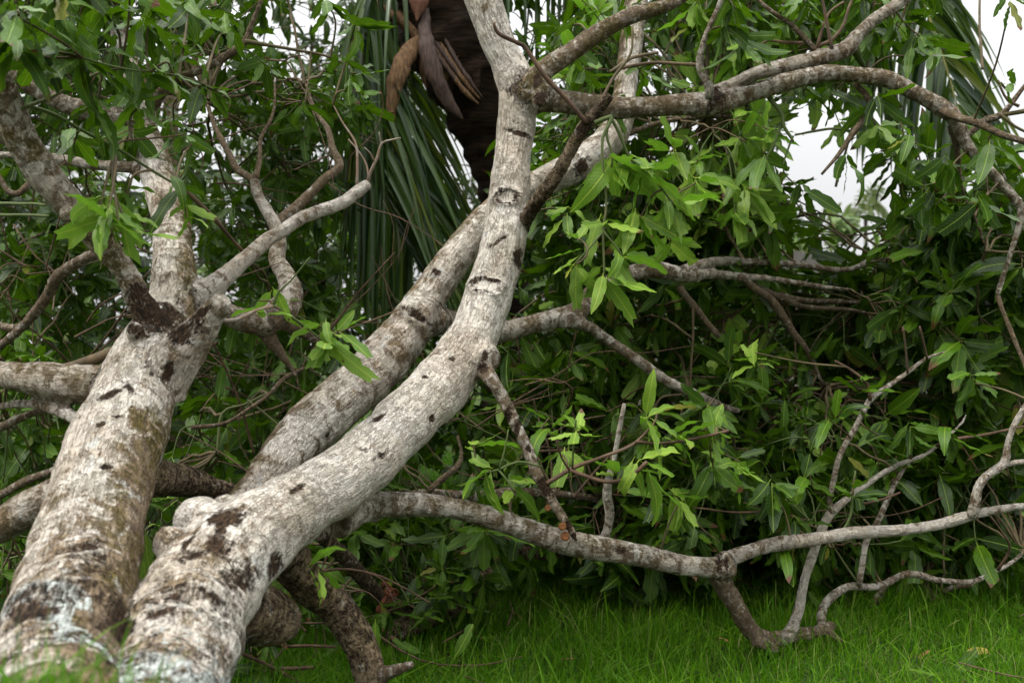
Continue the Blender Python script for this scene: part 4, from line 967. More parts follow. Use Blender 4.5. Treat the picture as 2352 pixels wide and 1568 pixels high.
# leafy regions of the crown: cx, cy, rx, ry, depth0, depth1, sprays, leaf length
BLOBS = [(180, 40, 260, 130, 3.0, 4.4, 15, .17), (560, 60, 280, 110, 3.6, 5.2, 9, .16), (150, 260, 200, 130, 3.4, 5.0, 12, .16), (520, 250, 240, 120, 3.8, 5.4, 11, .15), (720, 190, 90, 130, 3.8, 4.6, 4, .15), (420, -180, 500, 130, 3.0, 5.5, 16, .18),
         (120, 500, 170, 150, 4.2, 6.0, 12, .16), (560, 450, 190, 140, 4.2, 6.0, 12, .15), (700, 620, 140, 120, 4.2, 5.8, 8, .16), (90, 720, 130, 130, 4.0, 5.6, 9, .16), (520, 860, 160, 130, 3.9, 5.4, 10, .16), (640, 700, 120, 90, 3.8, 4.8, 5, .16), (560, 1060, 150, 110, 3.5, 5.0, 9, .16), (80, 1030, 110, 110, 3.2, 4.6, 7, .16), (50, 1320, 90, 100, 2.6, 3.6, 5, .15), (330, 1250, 60, 90, 2.7, 3.6, 4, .15),
         (1330, 90, 120, 100, 4.0, 5.2, 6, .16), (1620, 80, 190, 110, 3.9, 5.4, 12, .17), (1900, 60, 190, 90, 3.8, 5.2, 9, .16), (1680, -150, 600, 120, 3.6, 5.5, 16, .18), (2090, 130, 120, 120, 3.7, 4.8, 3, .16), (1560, 330, 200, 110, 3.9, 5.2, 12, .17), (1480, 470, 220, 120, 3.7, 5.0, 13, .17), (1720, 400, 140, 120, 3.7, 4.9, 9, .17), (2000, 270, 120, 70, 3.6, 4.6, 2, .16), (2150, 460, 160, 100, 3.5, 4.6, 7, .18), (2280, 620, 130, 180, 3.4, 4.6, 12, .18),
         (2020, 620, 170, 110, 3.7, 5.0, 12, .17), (1700, 540, 100, 60, 4.0, 5.4, 3, .16), (1600, 560, 170, 110, 3.9, 5.0, 9, .17), (1720, 760, 240, 120, 4.0, 5.4, 15, .17), (2050, 820, 230, 140, 3.7, 5.0, 17, .18), (2260, 980, 140, 180, 3.6, 4.8, 12, .18), (1960, 1010, 220, 120, 3.6, 4.8, 14, .17), (1640, 1010, 230, 130, 3.6, 4.8, 15, .17), (1350, 900, 200, 140, 3.8, 5.2, 12, .17), (1250, 1080, 200, 110, 3.5, 4.6, 10, .17), (1560, 1170, 240, 90, 3.5, 4.4, 13, .17), (1880, 1180, 220, 90, 3.5, 4.4, 12, .17), (2180, 1200, 180, 110, 3.6, 4.6, 11, .17), (1020, 1230, 200, 80, 3.4, 4.3, 9, .16), (900, 1130, 130, 80, 3.6, 4.6, 6, .16), (900, 1300, 130, 70, 3.3, 4.0, 4, .15), (1060, 950, 160, 120, 4.0, 5.4, 8, .16), (2050, 1330, 200, 50, 3.8, 4.4, 5, .16), (1460, 1250, 200, 50, 3.8, 4.3, 6, .16), (1350, 690, 160, 120, 4.0, 5.2, 8, .16), (640, 1500, 100, 50, 2.75, 3.3, 3, .11), (620, 1330, 80, 60, 2.9, 3.5, 3, .13), (960, 1480, 60, 40, 3.1, 3.5, 2, .11), (1295, 340, 60, 70, 4.1, 5.0, 5, .15), (1370, 150, 90, 70, 4.2, 5.0, 4, .15), (1250, 560, 60, 90, 4.0, 5.0, 4, .15)]
for (cx, cy, rx, ry, d0, d1, n, L) in BLOBS:
    for k in range(int(n * 1.3) if cx > 1300 and cy > 500 else n):
        for _ in range(8):
            a = rng.uniform(0, 6.283); r = math.sqrt(rng.random())
            x, y = cx + rx * r * math.cos(a), cy + ry * r * math.sin(a)
            if not in_gap(x, y, 1.25): break
        d = rng.uniform(d0, d1)
        c = P(x, y, d)
        c[2] = max(c[2], gz(c[0], c[1]) + 0.14)
        dist = np.linalg.norm(ANCH - c, axis=1)
        e = ANCH[dist.argmin()]
        if dist.min() > 1.0: e = c + np.array([rng.normal(-0.25, .25), rng.normal(0, .3), rng.normal(-0.3, .25)])
        spray(LV, TW, c, e, int(rng.integers(5, 9)), 0.24, L * (0.86 if cx < 900 and cy < 400 else 1.0), np.array([0, -0.15, -0.1]), young=1.0 if (cx > 1200 and rng.random() < 0.22) else 0.0)

# bare tangled twigs: px, py, half width, half height, depth range, count
for (cx, cy, rx, ry, d0, d1, n) in [(110, 700, 150, 250, 2.9, 4.6, 22), (560, 900, 180, 200, 3.0, 4.6, 20), (1950, 1100, 400, 220, 3.3, 4.4, 18), (1250, 1000, 200, 160, 3.3, 4.4, 22), (1800, 760, 300, 120, 3.5, 4.6, 8), (500, 250, 300, 200, 3.2, 4.8, 26), (640, 1420, 120, 100, 2.7, 3.4, 14)]:
    for k in range(n):
        p = P(cx + rng.uniform(-rx, rx), cy + rng.uniform(-ry, ry), rng.uniform(d0, d1))
        if p[2] < 0.05: p[2] = 0.05 + 0.1 * rng.random()
        v = unit(rng.normal(0, 1, 3) * [1, .6, .9] + [0, 0, .25]); pts = [p]
        L = rng.uniform(.25, .85)
        for q in range(4):
            v = unit(v + rng.normal(0, .28, 3)); pts.append(pts[-1] + v * L / 4)
            pts[-1][2] = max(pts[-1][2], 0.03)
        C = spline(np.array(pts), 3); r0 = rng.uniform(.0020, .0048)
        TW.add(C, np.linspace(r0, r0 * .4, len(C)), .38, 5)
        for _ in range(int(rng.integers(0, 3))):
            st = C[rng.integers(3, len(C) - 2)]; v2 = unit(v + rng.normal(0, .7, 3)); l2 = L * rng.uniform(.25, .5)
            D = spline(np.array([st, st + v2 * l2 * .5 + rng.normal(0, .012, 3), st + v2 * l2]), 3)
            TW.add(D, np.linspace(r0 * .55, r0 * .25, len(D)), .45, 4)

def split_leaves(LV, owner, n_obj, part_fn, seed):
    M = np.array(LV.M); yg = np.array(LV.young)
    c = M[:, :3, 3] + 0.5 * M[:, :3, 0]
    L = np.linalg.norm(M[:, :3, 0], axis=1)
    x, y = proj(c)
    vis = (x > 10) & (x < 2342) & (y > 10) & (y < 1558) & (c[:, 1] > 1.2)
    size = np.where(vis, L / c[:, 1], 0)
    order = np.argsort(-size)
    top = order[:n_obj]; rest = order[n_obj:]
    r = np.random.default_rng(seed)
    shared = {}
    for i in top:
        k = int(r.integers(len(LIB))); y_ = yg[i] > 0.5
        if (k, y_) not in shared:
            V, F, uv = LIB[k]
            shared[(k, y_)] = np_mesh("leaf", V, F, M_YOUNG if y_ else M_LEAF, {"lrnd": np.zeros(len(V))}, uv=uv)
        o = part_fn("leaf", shared[(k, y_)])
        o.matrix_basis = Matrix(M[i].tolist())
    for y_, nm, mat in ((False, "foliage", M_LEAF), (True, "young_foliage", M_YOUNG)):
        idx = rest[(yg[rest] > 0.5) == y_]
        if len(idx):
            o = part_fn(nm, LV.mesh(nm, idx, LIB, mat, seed)); o["kind"] = "stuff"
    print("leaves", len(M))
split_leaves(LV, tree, 300, part, 21)
o = part("fine_twigs", TW.mesh("fine_twigs")); o["kind"] = "stuff"

# ------------------------------------------------------------------ trees and shrubs behind
def back_tree(name, label, cat, base, height, radii, centre_z, nspray, L, trunk_r, seed, mat=M_SHADELEAF, group=None, lib=LIBLO, lean=(0, 0), stems=1, dense=7, gk=1.0):
    global rng
    rng = np.random.default_rng(seed)
    root = empty(name, (base[0], base[1], 0))
    inv = Matrix.Translation((-base[0], -base[1], 0))
    tag(root, label, cat, group)
    lv, tw = Leaves(), Twigs()
    c0 = np.array([base[0] + lean[0], base[1] + lean[1], centre_z])
    z0 = float(gz(base[0], base[1]))
    limbs = []
    for k in range(stems):
        a = rng.uniform(0, 6.28); off = np.array([math.cos(a), math.sin(a), 0]) * (0.25 if stems > 1 else 0)
        tr = spline(np.array([[base[0], base[1], z0 - 0.1], [base[0] + lean[0] * .3 + off[0] * .5 + rng.normal(0, .06), base[1] + off[1] * .5, centre_z * 0.45], (c0 + off + [0, 0, height * 0.05]), c0 + off * 2 + [rng.normal(0, .2), 0, (height - centre_z) * 0.7]]), 8)
        R = np.linspace(trunk_r, trunk_r * 0.25, len(tr))
        V, Q, T, bk = tube(tr, R, 9)
        n = len(V)
        o = link("trunk", np_mesh("trunk", V, [Q, T], M_BARK, {"bk": bk + k, "tone": np.full(n, .75), "scar_shade": 0.3 * np.clip(vnoise(V * 6, 3), 0, 1), "lichen": np.zeros(n), "algae": np.full(n, .6)}), root)
        o.matrix_parent_inverse = inv
        limbs.append(tr)
    tr = np.vstack(limbs)
    for k in range(nspray):
        v = unit(rng.normal(0, 1, 3)) * rng.uniform(0.45, 1.0) ** 0.6
        c = c0 + v * radii
        zmin = gz(c[0], c[1]) + 0.15
        if c[2] < zmin: c[2] = zmin + rng.random() * 0.4
        x, y = proj(c)
        if in_gap(x, y, 1.15 * gk): continue
        e = tr[np.linalg.norm(tr - c, axis=1).argmin()]
        spray(lv, tw, c, e, dense, 0.34, L, np.array([0, -.1, 0.05]), nl=(5, 9), gap=0.9 * gk)
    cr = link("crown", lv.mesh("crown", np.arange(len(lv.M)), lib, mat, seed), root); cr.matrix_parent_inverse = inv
    tg = link("twigs", tw.mesh("twigs"), root); tg.matrix_parent_inverse = inv; tg["kind"] = "stuff"
    return root

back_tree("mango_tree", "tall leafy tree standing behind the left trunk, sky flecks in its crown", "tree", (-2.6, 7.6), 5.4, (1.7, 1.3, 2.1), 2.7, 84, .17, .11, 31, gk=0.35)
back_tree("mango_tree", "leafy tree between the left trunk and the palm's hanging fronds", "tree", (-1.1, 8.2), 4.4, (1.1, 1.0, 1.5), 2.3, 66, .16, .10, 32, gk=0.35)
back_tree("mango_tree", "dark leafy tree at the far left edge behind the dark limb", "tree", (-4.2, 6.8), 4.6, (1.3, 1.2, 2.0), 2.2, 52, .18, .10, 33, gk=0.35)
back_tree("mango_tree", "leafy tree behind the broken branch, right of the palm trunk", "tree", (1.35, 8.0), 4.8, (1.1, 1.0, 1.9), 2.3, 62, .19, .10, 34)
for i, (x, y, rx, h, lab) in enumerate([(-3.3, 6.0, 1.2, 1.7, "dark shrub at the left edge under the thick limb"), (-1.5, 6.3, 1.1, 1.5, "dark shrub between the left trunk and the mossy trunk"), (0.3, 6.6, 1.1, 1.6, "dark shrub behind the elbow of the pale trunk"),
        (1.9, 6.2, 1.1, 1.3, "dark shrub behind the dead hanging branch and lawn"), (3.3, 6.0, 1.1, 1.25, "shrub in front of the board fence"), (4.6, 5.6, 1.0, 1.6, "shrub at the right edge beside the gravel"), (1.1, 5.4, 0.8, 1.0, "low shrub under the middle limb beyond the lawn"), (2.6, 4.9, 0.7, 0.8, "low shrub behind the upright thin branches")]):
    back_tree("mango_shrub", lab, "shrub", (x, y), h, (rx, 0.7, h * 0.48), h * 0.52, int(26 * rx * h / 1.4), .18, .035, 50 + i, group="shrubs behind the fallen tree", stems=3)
# beyond the fence
for i, (x, y, rx, h, lab) in enumerate([(7.3, 24, 1.7, 4.1, "pale distant tree beyond the board fence, under the big sky gap"), (12.0, 25, 3.0, 5.0, "pale distant tree at the right edge beyond the fence"), (1.5, 26, 3.5, 4.5, "distant tree beyond the fence behind the middle limb"), (-7, 24, 4.0, 6.5, "distant tree beyond the left trunk"), (-13, 25, 4.0, 7.5, "distant tree beyond the far left limb")]):
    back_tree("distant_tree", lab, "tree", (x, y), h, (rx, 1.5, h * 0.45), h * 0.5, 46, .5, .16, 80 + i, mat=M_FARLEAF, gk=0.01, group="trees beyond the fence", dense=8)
rng = np.random.default_rng(99)

# ------------------------------------------------------------------ board fence
def fence():
    root = empty("board_fence", (3.6, 12.0, 0))
    tag(root, "grey weathered board fence glimpsed through the branches on the right", "fence")
    bmv = np.array([[x, y, z] for z in (0, 1) for y in (-.5, .5) for x in (-.5, .5)], float)
    bf = np.array([[0, 2, 3, 1], [4, 5, 7, 6], [0, 1, 5, 4], [1, 3, 7, 5], [3, 2, 6, 7], [2, 0, 4, 6]])
    me = np_mesh("board", bmv, bf, M_FENCE, smooth=False)
    for k in range(44):
        o = link("board", me, root)
        o.location = (-2.3 + k * 0.152, rng.normal(0, 0.006), 0.02)
        o.scale = (0.144, 0.022, 2.05 + rng.normal(0, 0.015))
        o.rotation_euler = (0, rng.normal(0, 0.006), 0)
    for z in (0.5, 1.6):
        o = link("rail", me, root); o.location = (1.0, 0.05, z); o.scale = (6.8, 0.05, 0.09)
fence()

# ------------------------------------------------------------------ coconut palms
def leaflet(p, d0, length, width, sag, twist, ns=7):
    """narrow folded strip from p, starting along d0 and bending under its weight"""
    t = np.linspace(0, 1, ns + 1)
    d = np.array(d0, float); pts = [np.array(p, float)]
    for k in range(ns):
        d = unit(d + np.array([0, 0, -1]) * sag / ns * (0.4 + 1.2 * t[k]))
        pts.append(pts[-1] + d * length / ns)
    C = np.array(pts); T = unit(np.gradient(C, axis=0))
    ref = np.array([math.cos(twist), math.sin(twist), 0.15])
    S = unit(np.cross(T, ref)); U = np.cross(S, T)
    w = width * np.minimum(1, 0.35 + t * 6) * np.clip(1.02 - t ** 2.4, 0.03, 1)
    V = np.stack([C + S * w[:, None] / 2 - U * w[:, None] * 0.22, C, C - S * w[:, None] / 2 - U * w[:, None] * 0.22], 1).reshape(-1, 3)
    i = np.arange(ns)[:, None] * 3
    F = np.concatenate([np.concatenate([i, i + 1, i + 4, i + 3], 1), np.concatenate([i + 1, i + 2, i + 5, i + 4], 1)])
    return V, F

def palm(name, label, base, trunk_pts, fronds, group=None, max_obj=300, mat=M_PALM):
    root = empty(name, tuple(base)); inv = Matrix.Translation((-base[0], -base[1], -base[2]))
    tag(root, label, "palm", group)
    q = spline(np.array([[*P(x, y, d), w / 2 / FPX * d] for x, y, w, d in trunk_pts]), step=0.02)
    C, R = q[:, :3], q[:, 3]
    s = np.concatenate([[0], np.cumsum(np.linalg.norm(np.diff(C, axis=0), axis=1))])
    R = R * (1 + 0.05 * np.abs(np.sin(s * 26)) + 0.04 * vnoise(np.stack([s * 14, s * 0, s * 0], 1), 2))
    V, Q, T, bk = tube(C, R, 24)
    nrm = V - np.vstack([np.repeat(C, 24, axis=0), C[:1], C[-1:]])
    V = V + nrm * (0.10 * vnoise(V * [9, 9, 22], 4) + 0.10 * vnoise(V * [26, 26, 9], 9))[:, None]
    o = link("trunk", np_mesh("trunk", V, [Q, T], M_PALMTRUNK), root); o.matrix_parent_inverse = inv
    extra, count = [], 0
    for fr in fronds:
        C = spline(np.array([P(*p) for p in fr["pts"]]), 10)
        R = np.linspace(fr.get("r", 0.018), 0.004, len(C))
        V, Q, T, _ = tube(C, R, 7)
        fo = link("frond", np_mesh("frond", V, [Q, T], M_RACHIS), root); fo.matrix_parent_inverse = inv
        s = np.concatenate([[0], np.cumsum(np.linalg.norm(np.diff(C, axis=0), axis=1))])
        Tn = unit(np.gradient(C, axis=0))
        n = fr["n"]
        for k in range(n):
            f = fr.get("f0", 0.12) + (0.99 - fr.get("f0", 0.12)) * (k + rng.uniform(-.3, .3)) / n
            j = int(np.clip(np.searchsorted(s, f * s[-1]), 1, len(C) - 1))
            for sd in fr["sides"]:
                sv = np.array(sd[:3], float)
                d0 = unit(Tn[j] * sd[3] + sv + rng.normal(0, 0.09, 3))
                L = fr["L"] * (0.62 + 0.5 * math.sin(math.pi * min(1, f * 0.9 + 0.1))) * rng.uniform(0.85, 1.1)
                V, F = leaflet(C[j], d0, L, fr.get("w", 0.036) * rng.uniform(0.8, 1.15), sd[4] * rng.uniform(0.7, 1.3), fr.get("tw", 1.2) + rng.normal(0, .55))
                if count < max_obj:
                    lo = link("leaflet", np_mesh("leaflet", V, F, mat, {"lrnd": np.full(len(V), rng.random() * 0.0)}), fo)
                    lo.matrix_parent_inverse = Matrix.Identity(4)
                    count += 1
                else:
                    extra.append((V, F))
    if extra:
        off, VV, FF, RR = 0, [], [], []
        for V, F in extra:
            VV.append(V); FF.append(F + off); off += len(V); RR.append(np.full(len(V), rng.random()))
        o = link("leaflets", np_mesh("leaflets", np.vstack(VV), np.vstack(FF), mat, {"lrnd": np.concatenate(RR)}), root)
        o.matrix_parent_inverse = inv; o["kind"] = "stuff"
    return root, inv

# sides: direction x, y, z, share of the rachis direction, sag
HANG = [(-.5, -.3, -.5, .5, 3.0), (.4, .1, -.5, .5, 3.0)]
pr, pinv = palm("coconut_palm", "coconut palm with dark fibrous crown and hanging fronds behind the pale trunk", (P(1150, 784, 5.4)[0], 5.4, 0.0),
    [(1165, 1230, 100, 5.4), (1160, 900, 100, 5.4), (1158, 620, 104, 5.35), (1152, 450, 96, 5.25), (1124, 300, 140, 5.15), (1080, 170, 205, 5.1), (1035, 50, 250, 5.05), (1010, -60, 240, 5.0), (1000, -160, 120, 5.0)],
    [dict(pts=[(990, -60, 5.0), (905, -110, 4.85), (850, -30, 4.75), (832, 90, 4.7), (828, 200, 4.7), (830, 320, 4.75)], n=60, L=.80, sides=[(-.2, -.3, -.6, .4, 3.2), (.26, .1, -.6, .4, 2.4)], tw=1.4, f0=.15, w=.026),
     dict(pts=[(985, 60, 5.15), (945, 110, 5.2), (925, 210, 5.2), (925, 310, 5.2), (932, 420, 5.2), (950, 540, 5.15)], n=54, L=.74, sides=[(.8, .1, -.45, .5, .7), (-.2, -.2, -.6, .5, 2.2)], tw=2.3, f0=.2, w=.032),
     dict(pts=[(960, 20, 4.9), (880, 60, 4.8), (850, 180, 4.75), (856, 300, 4.75), (880, 420, 4.75), (920, 540, 4.8)], n=54, L=.86, sides=[(.62, -.1, -.5, .45, 1.0), (-.2, -.2, -.7, .5, 3.0)], tw=1.9, f0=.25, w=.030),
     dict(pts=[(960, 0, 5.0), (890, -40, 5.1), (868, 120, 5.2), (870, 260, 5.25), (880, 400, 5.25)], n=44, L=.80, sides=[(.45, 0, -.6, .5, 1.6), (-.3, -.1, -.6, .5, 3.0)], tw=1.2, w=.028),
     dict(pts=[(1060, -100, 5.0), (1180, -180, 5.0), (1300, -140, 5.0), (1390, -20, 5.0), (1420, 120, 5.0)], n=34, L=.72, sides=HANG, tw=1.2, w=.028)])
def palm_part(name, pts, mat, flat=0.5, sides=12, label=None):
    q = spline(np.array([[*P(x, y, d), w / 2 / FPX * d] for x, y, w, d in pts]), 7)
    V, Q, T, _ = tube(q[:, :3], np.maximum(q[:, 3], .001), sides)
    c = np.vstack([np.repeat(q[:, :3], sides, axis=0), q[:1, :3], q[-1:, :3]])
    V[:, 1] = c[:, 1] + (V[:, 1] - c[:, 1]) * flat
    V = V + (V - c) * (0.22 * vnoise(V * 30, 6))[:, None]
    o = link(name, np_mesh(name, V, [Q, T], mat), pr); o.matrix_parent_inverse = pinv
    if label: o["label"] = label
palm_part("spathe", [(962, 84, 12, 4.78), (945, 115, 40, 4.74), (918, 160, 46, 4.7), (904, 205, 36, 4.7), (900, 245, 26, 4.7), (905, 286, 4, 4.7)], M_SPATHE, .35, label="dry brown hanging spathe")
palm_part("spathe", [(980, 20, 12, 4.74), (976, 70, 32, 4.72), (984, 120, 38, 4.7), (1002, 180, 38, 4.7), (1030, 235, 30, 4.72), (1064, 275, 5, 4.74)], M_DARKSPATHE, .5, label="dark glossy curved spathe")
palm_part("spathe", [(962, -60, 44, 4.7), (963, -10, 42, 4.7), (962, 20, 30, 4.7), (957, 50, 3, 4.7)], M_REDSPATHE, .4, label="reddish pointed spathe")
palm_part("leaf_stalk", [(840, -5, 16, 4.85), (890, 25, 24, 4.8), (930, 55, 24, 4.8), (962, 90, 18, 4.8)], M_SPATHE, .8)
palm_part("sheath", [(935, -40, 60, 4.85), (925, 20, 50, 4.85), (940, 60, 26, 4.83)], M_SPATHE, .4)
rf = np.random.default_rng(71)
for k in range(16):
    x0, y0 = rf.uniform(925, 1120), rf.uniform(-30, 150); ln = rf.uniform(60, 170); sl = rf.uniform(-30, 30)
    if x0 < 960: y0 -= 30
    dd = 4.84 + 0.0006 * abs(x0 - 1020) + rf.uniform(0, .05)
    palm_part("fibre_flap", [(x0, y0, rf.uniform(10, 34), dd), (x0 + sl * .4, y0 + ln * .4, rf.uniform(14, 40), dd - .03), (x0 + sl * .8 + rf.normal(0, 6), y0 + ln * .75, rf.uniform(6, 22), dd - .02), (x0 + sl + rf.normal(0, 8), y0 + ln, 2, dd)], M_PALMTRUNK if k % 3 else M_SPATHE, .18, 8)
for k, (dx, dy) in enumerate([(0, 0), (14, 10), (26, 4), (8, 28), (-8, 14)]):
    palm_part("fruit_stalk", [(995 + dx, 85 + dy, 10, 4.82), (1030 + dx * .8, 140 + dy, 12, 4.8), (1065 + dx * .6, 185 + dy, 11, 4.8), (1095 + dx * .5, 222 + dy * .6, 5, 4.82)], M_SPATHE if k % 2 else M_DARKSPATHE, 1.0, 7)

palm("coconut_palm", "coconut palm whose fronds hang at the top right against the sky", (P(1690, 784, 6.4)[0], 6.4, 0.0),
    [(1690, 1140, 90, 6.4), (1692, 700, 82, 6.4), (1688, 300, 80, 6.35), (1680, -100, 84, 6.3), (1672, -380, 110, 6.2), (1670, -460, 60, 6.2)],
    [dict(pts=[(1680, -430, 6.2), (1860, -420, 6.0), (2010, -240, 5.8), (2110, -20, 5.6), (2180, 180, 5.5), (2232, 380, 5.4)], n=58, L=.86, sides=[(-.35, -.2, -.7, .3, 2.6), (.75, 0, -.35, .6, 1.1)], tw=1.8, w=.046, f0=.35),
     dict(pts=[(1670, -430, 6.2), (1800, -400, 6.0), (1920, -200, 5.9), (1985, 0, 5.8), (2020, 190, 5.8)], n=44, L=.86, sides=HANG, tw=1.3, w=.046, f0=.3),
     dict(pts=[(1670, -430, 6.2), (1640, -420, 5.9), (1600, -220, 5.7), (1585, -20, 5.6), (1590, 120, 5.6)], n=36, L=.8, sides=HANG, tw=1.1, w=.044, f0=.3),
     dict(pts=[(1675, -430, 6.2), (1760, -420, 5.8), (1820, -240, 5.6), (1850, -60, 5.5), (1855, 60, 5.5)], n=36, L=.8, sides=HANG, tw=1.1, w=.044, f0=.3)])
palm("coconut_palm", "small pale distant palm in the sky gap beyond the fence", (P(1990, 784, 32)[0], 32.0, 0.0),
    [(1990, 870, 9, 32), (1990, 640, 8, 32), (1988, 500, 8, 32)],
    [dict(pts=[(1988, 500, 32), (1965, 478, 32), (1940, 490, 32), (1925, 530, 32)], n=26, L=.5, sides=[(-.2, -.2, -.7, .4, 2.0), (.2, .2, -.6, .4, 2.0)], w=.06),
     dict(pts=[(1988, 500, 32), (2005, 470, 32), (2030, 475, 32), (2050, 510, 32)], n=26, L=.5, sides=[(-.2, -.2, -.7, .4, 2.0), (.2, .2, -.6, .4, 2.0)], w=.06),
     dict(pts=[(1988, 500, 32), (1990, 470, 32), (2000, 445, 32), (2020, 430, 32)], n=22, L=.45, sides=[(-.6, 0, -.2, .6, 1.2), (.6, .0, -.3, .6, 1.2)], w=.06)],
    max_obj=0, mat=rnd_material("pale_palm_leaflet", (0.07, 0.11, 0.04), (0.14, 0.18, 0.06), (0.2, 0.28, 0.06), 0.3))  # leaflets paled: far haze painted into their colour

# ------------------------------------------------------------------ grass
def grass():
    r = np.random.default_rng(17)
    def patch(n, x0, x1, y0, y1, h0, h1, w, keep=None):
        x = r.uniform(x0, x1, n); y = r.uniform(y0, y1, n)
        if keep is not None:
            k = keep(x, y); x, y = x[k], y[k]
        n = len(x)
        tuft = 0.5 + 0.5 * vnoise(np.stack([x * 3.1, y * 3.1, 0 * x], 1), 3)
        h = r.uniform(h0, h1, n) * (0.55 + 0.75 * tuft) * np.where(r.random(n) < 0.06, 1.5, 1.0)
        a = r.uniform(0, 6.283, n); lean = r.uniform(0.1, 1.25, n) ** 1.2 * h * 0.95
        bl = r.uniform(0, 6.283, n)
        wd = w * r.uniform(0.7, 1.3, n)
        return x, y, h, a, lean, bl, wd
    sets = [patch(95000, -1.3, 3.2, 2.35, 5.2, 0.04, 0.125, .0034, lambda x, y: np.abs(x) < y * 0.6 + .3),
            patch(1600, -1.2, 3.0, 2.4, 4.6, 0.14, 0.24, .0034), patch(5000, -1.0, 3.0, 2.4, 4.6, 0.07, 0.15, .0062),
            patch(420, -0.62, -0.33, 0.85, 1.25, 0.09, 0.18, .0036),
            patch(30000, -3.5, 5.0, 4.2, 9.0, 0.05, 0.14, .008),
            patch(9000, -1.15, -0.1, 0.65, 2.6, 0.06, 0.13, .0042, lambda x, y: x < -0.22 * y - 0.02),
            patch(1500, -3, 3, 9, 20, .08, .2, .02)]
    VV, FF, RR, off = [], [], [], 0
    for (x, y, h, a, lean, bl, wd) in sets:
        n = len(x); z = gz(x, y) - 0.005
        ts = np.array([0, .45, .8, 1.0])
        dx, dy = np.cos(a), np.sin(a)
        sxv, syv = np.cos(bl), np.sin(bl)
        rows = []
        for t in ts:
            cx = x + dx * lean * t ** 2; cy = y + dy * lean * t ** 2; cz = z + h * (t - 0.36 * (lean / h) * t ** 2)
            if t < 1:
                ww = wd * (1 - 0.55 * t) / 2
                rows.append(np.stack([cx - sxv * ww, cy - syv * ww, cz], 1)); rows.append(np.stack([cx + sxv * ww, cy + syv * ww, cz], 1))
            else: rows.append(np.stack([cx, cy, cz], 1))
        V = np.stack(rows, 1)
        tri = np.array([[0, 1, 3], [0, 3, 2], [2, 3, 5], [2, 5, 4], [4, 5, 6]])
        VV.append(V.reshape(-1, 3)); FF.append((tri[None] + (np.arange(n) * 7)[:, None, None] + off).reshape(-1, 3)); off += 7 * n
        RR.append(np.repeat(np.clip(r.random(n) * 0.97, 0, 1) * (0.6 + 0.4 * (vnoise(np.stack([x * 2, y * 2, 0 * x], 1), 8) + 1) / 2), 7))
    o = link("grass", np_mesh("grass", np.vstack(VV), np.vstack(FF), M_GRASS, {"lrnd": np.concatenate(RR)}, smooth=True))
    tag(o, "bright green uncut grass under and in front of the fallen tree", "grass", kind="stuff")
grass()

def litter():
    """dry leaf scraps and twig bits scattered through the grass: nobody could count them"""
    r = np.random.default_rng(41)
    lv, tw = Leaves(), Twigs()
    n = 260
    x = r.uniform(-1.6, 3.4, n); y = r.uniform(2.5, 6.2, n)
    z = gz(x, y)
    for i in range(n):
        a = r.uniform(0, 6.28); el = r.normal(0.1, .35)
        d = unit([math.cos(a), math.sin(a), el]); up = unit(np.array([r.normal(0, .4), r.normal(0, .4), 1.0]))
        nn = unit(up - d * (up @ d)); L = r.uniform(.04, .10)
        m = np.eye(4); m[:3, 0] = d * L; m[:3, 1] = np.cross(nn, d) * L; m[:3, 2] = nn * L; m[:3, 3] = (x[i], y[i], z[i] + r.uniform(.015, .06))
        lv.M.append(m); lv.young.append(0)
        if i % 3 == 0:
            c = np.array([x[i] + r.normal(0, .2), y[i] + r.normal(0, .2), 0]); c[2] = float(gz(c[0], c[1])) + r.uniform(.02, .05)
            e = c + [r.normal(0, .16), r.normal(0, .16), r.uniform(0, .05)]
            C = spline(np.array([c, (c + e) / 2 + r.normal(0, .015, 3), e]), 4)
            tw.add(C, np.linspace(.004, .002, len(C)), .35)
    half = np.arange(n)
    o = link("leaf_litter", lv.mesh("leaf_litter", half[:110], LIB, M_DRY, 3)); tag(o, "dry brown leaf scraps scattered through the grass", "leaf litter", kind="stuff")
    o = link("twig_litter", tw.mesh("twig_litter")); tag(o, "small broken twig bits scattered through the grass", "twig litter", kind="stuff")
    o = link("green_leaf_litter", lv.mesh("green_leaf_litter", half[110:], LIB, M_LEAF, 4)); tag(o, "small green leaf scraps dropped in the grass", "leaf litter", kind="stuff")
litter()

# ------------------------------------------------------------------ small things
def fungus(px, py, d, r, label):
    n, m = 18, 5
    V = [(0, 0, 0.25)]
    for j in range(1, m + 1):
        t = j / m
        for k in range(n):
            a = 2 * math.pi * k / n
            rr = t * (1 + 0.06 * math.sin(3 * a + px) + 0.04 * math.sin(7 * a))
            V.append((rr * math.cos(a), rr * math.sin(a), 0.25 * (1 - t ** 2) + 0.035 * math.cos(t * 16)))
    V.append((0, 0, -0.28))
    F3 = [[0, 1 + k, 1 + (k + 1) % n] for k in range(n)]
    F4 = []
    for j in range(m - 1):
        for k in range(n):
            a, b = 1 + j * n + k, 1 + j * n + (k + 1) % n
            F4.append([a, a + n, b + n, b])
    e = len(V) - 1; o0 = 1 + (m - 1) * n
    F3 += [[o0 + k, e, o0 + (k + 1) % n] for k in range(n)]
    V = np.array(V) * (r / FPX * d)
    ob = link("bracket_fungus", np_mesh("bracket_fungus", V, [np.array(F4), np.array(F3)], M_FUNGUS))
    ob.location = P(px, py, d); ob.rotation_euler = (math.radians(68), math.radians(12), math.radians(-22))
    tag(ob, label, "fungus", "orange fungi on the dead branch")
fungus(1258, 1166, 2.775, 8, "smallest orange bracket fungus, highest of three on the dead hanging branch")
fungus(1292, 1208, 2.765, 10, "round orange bracket fungus, middle of three on the dead hanging branch")
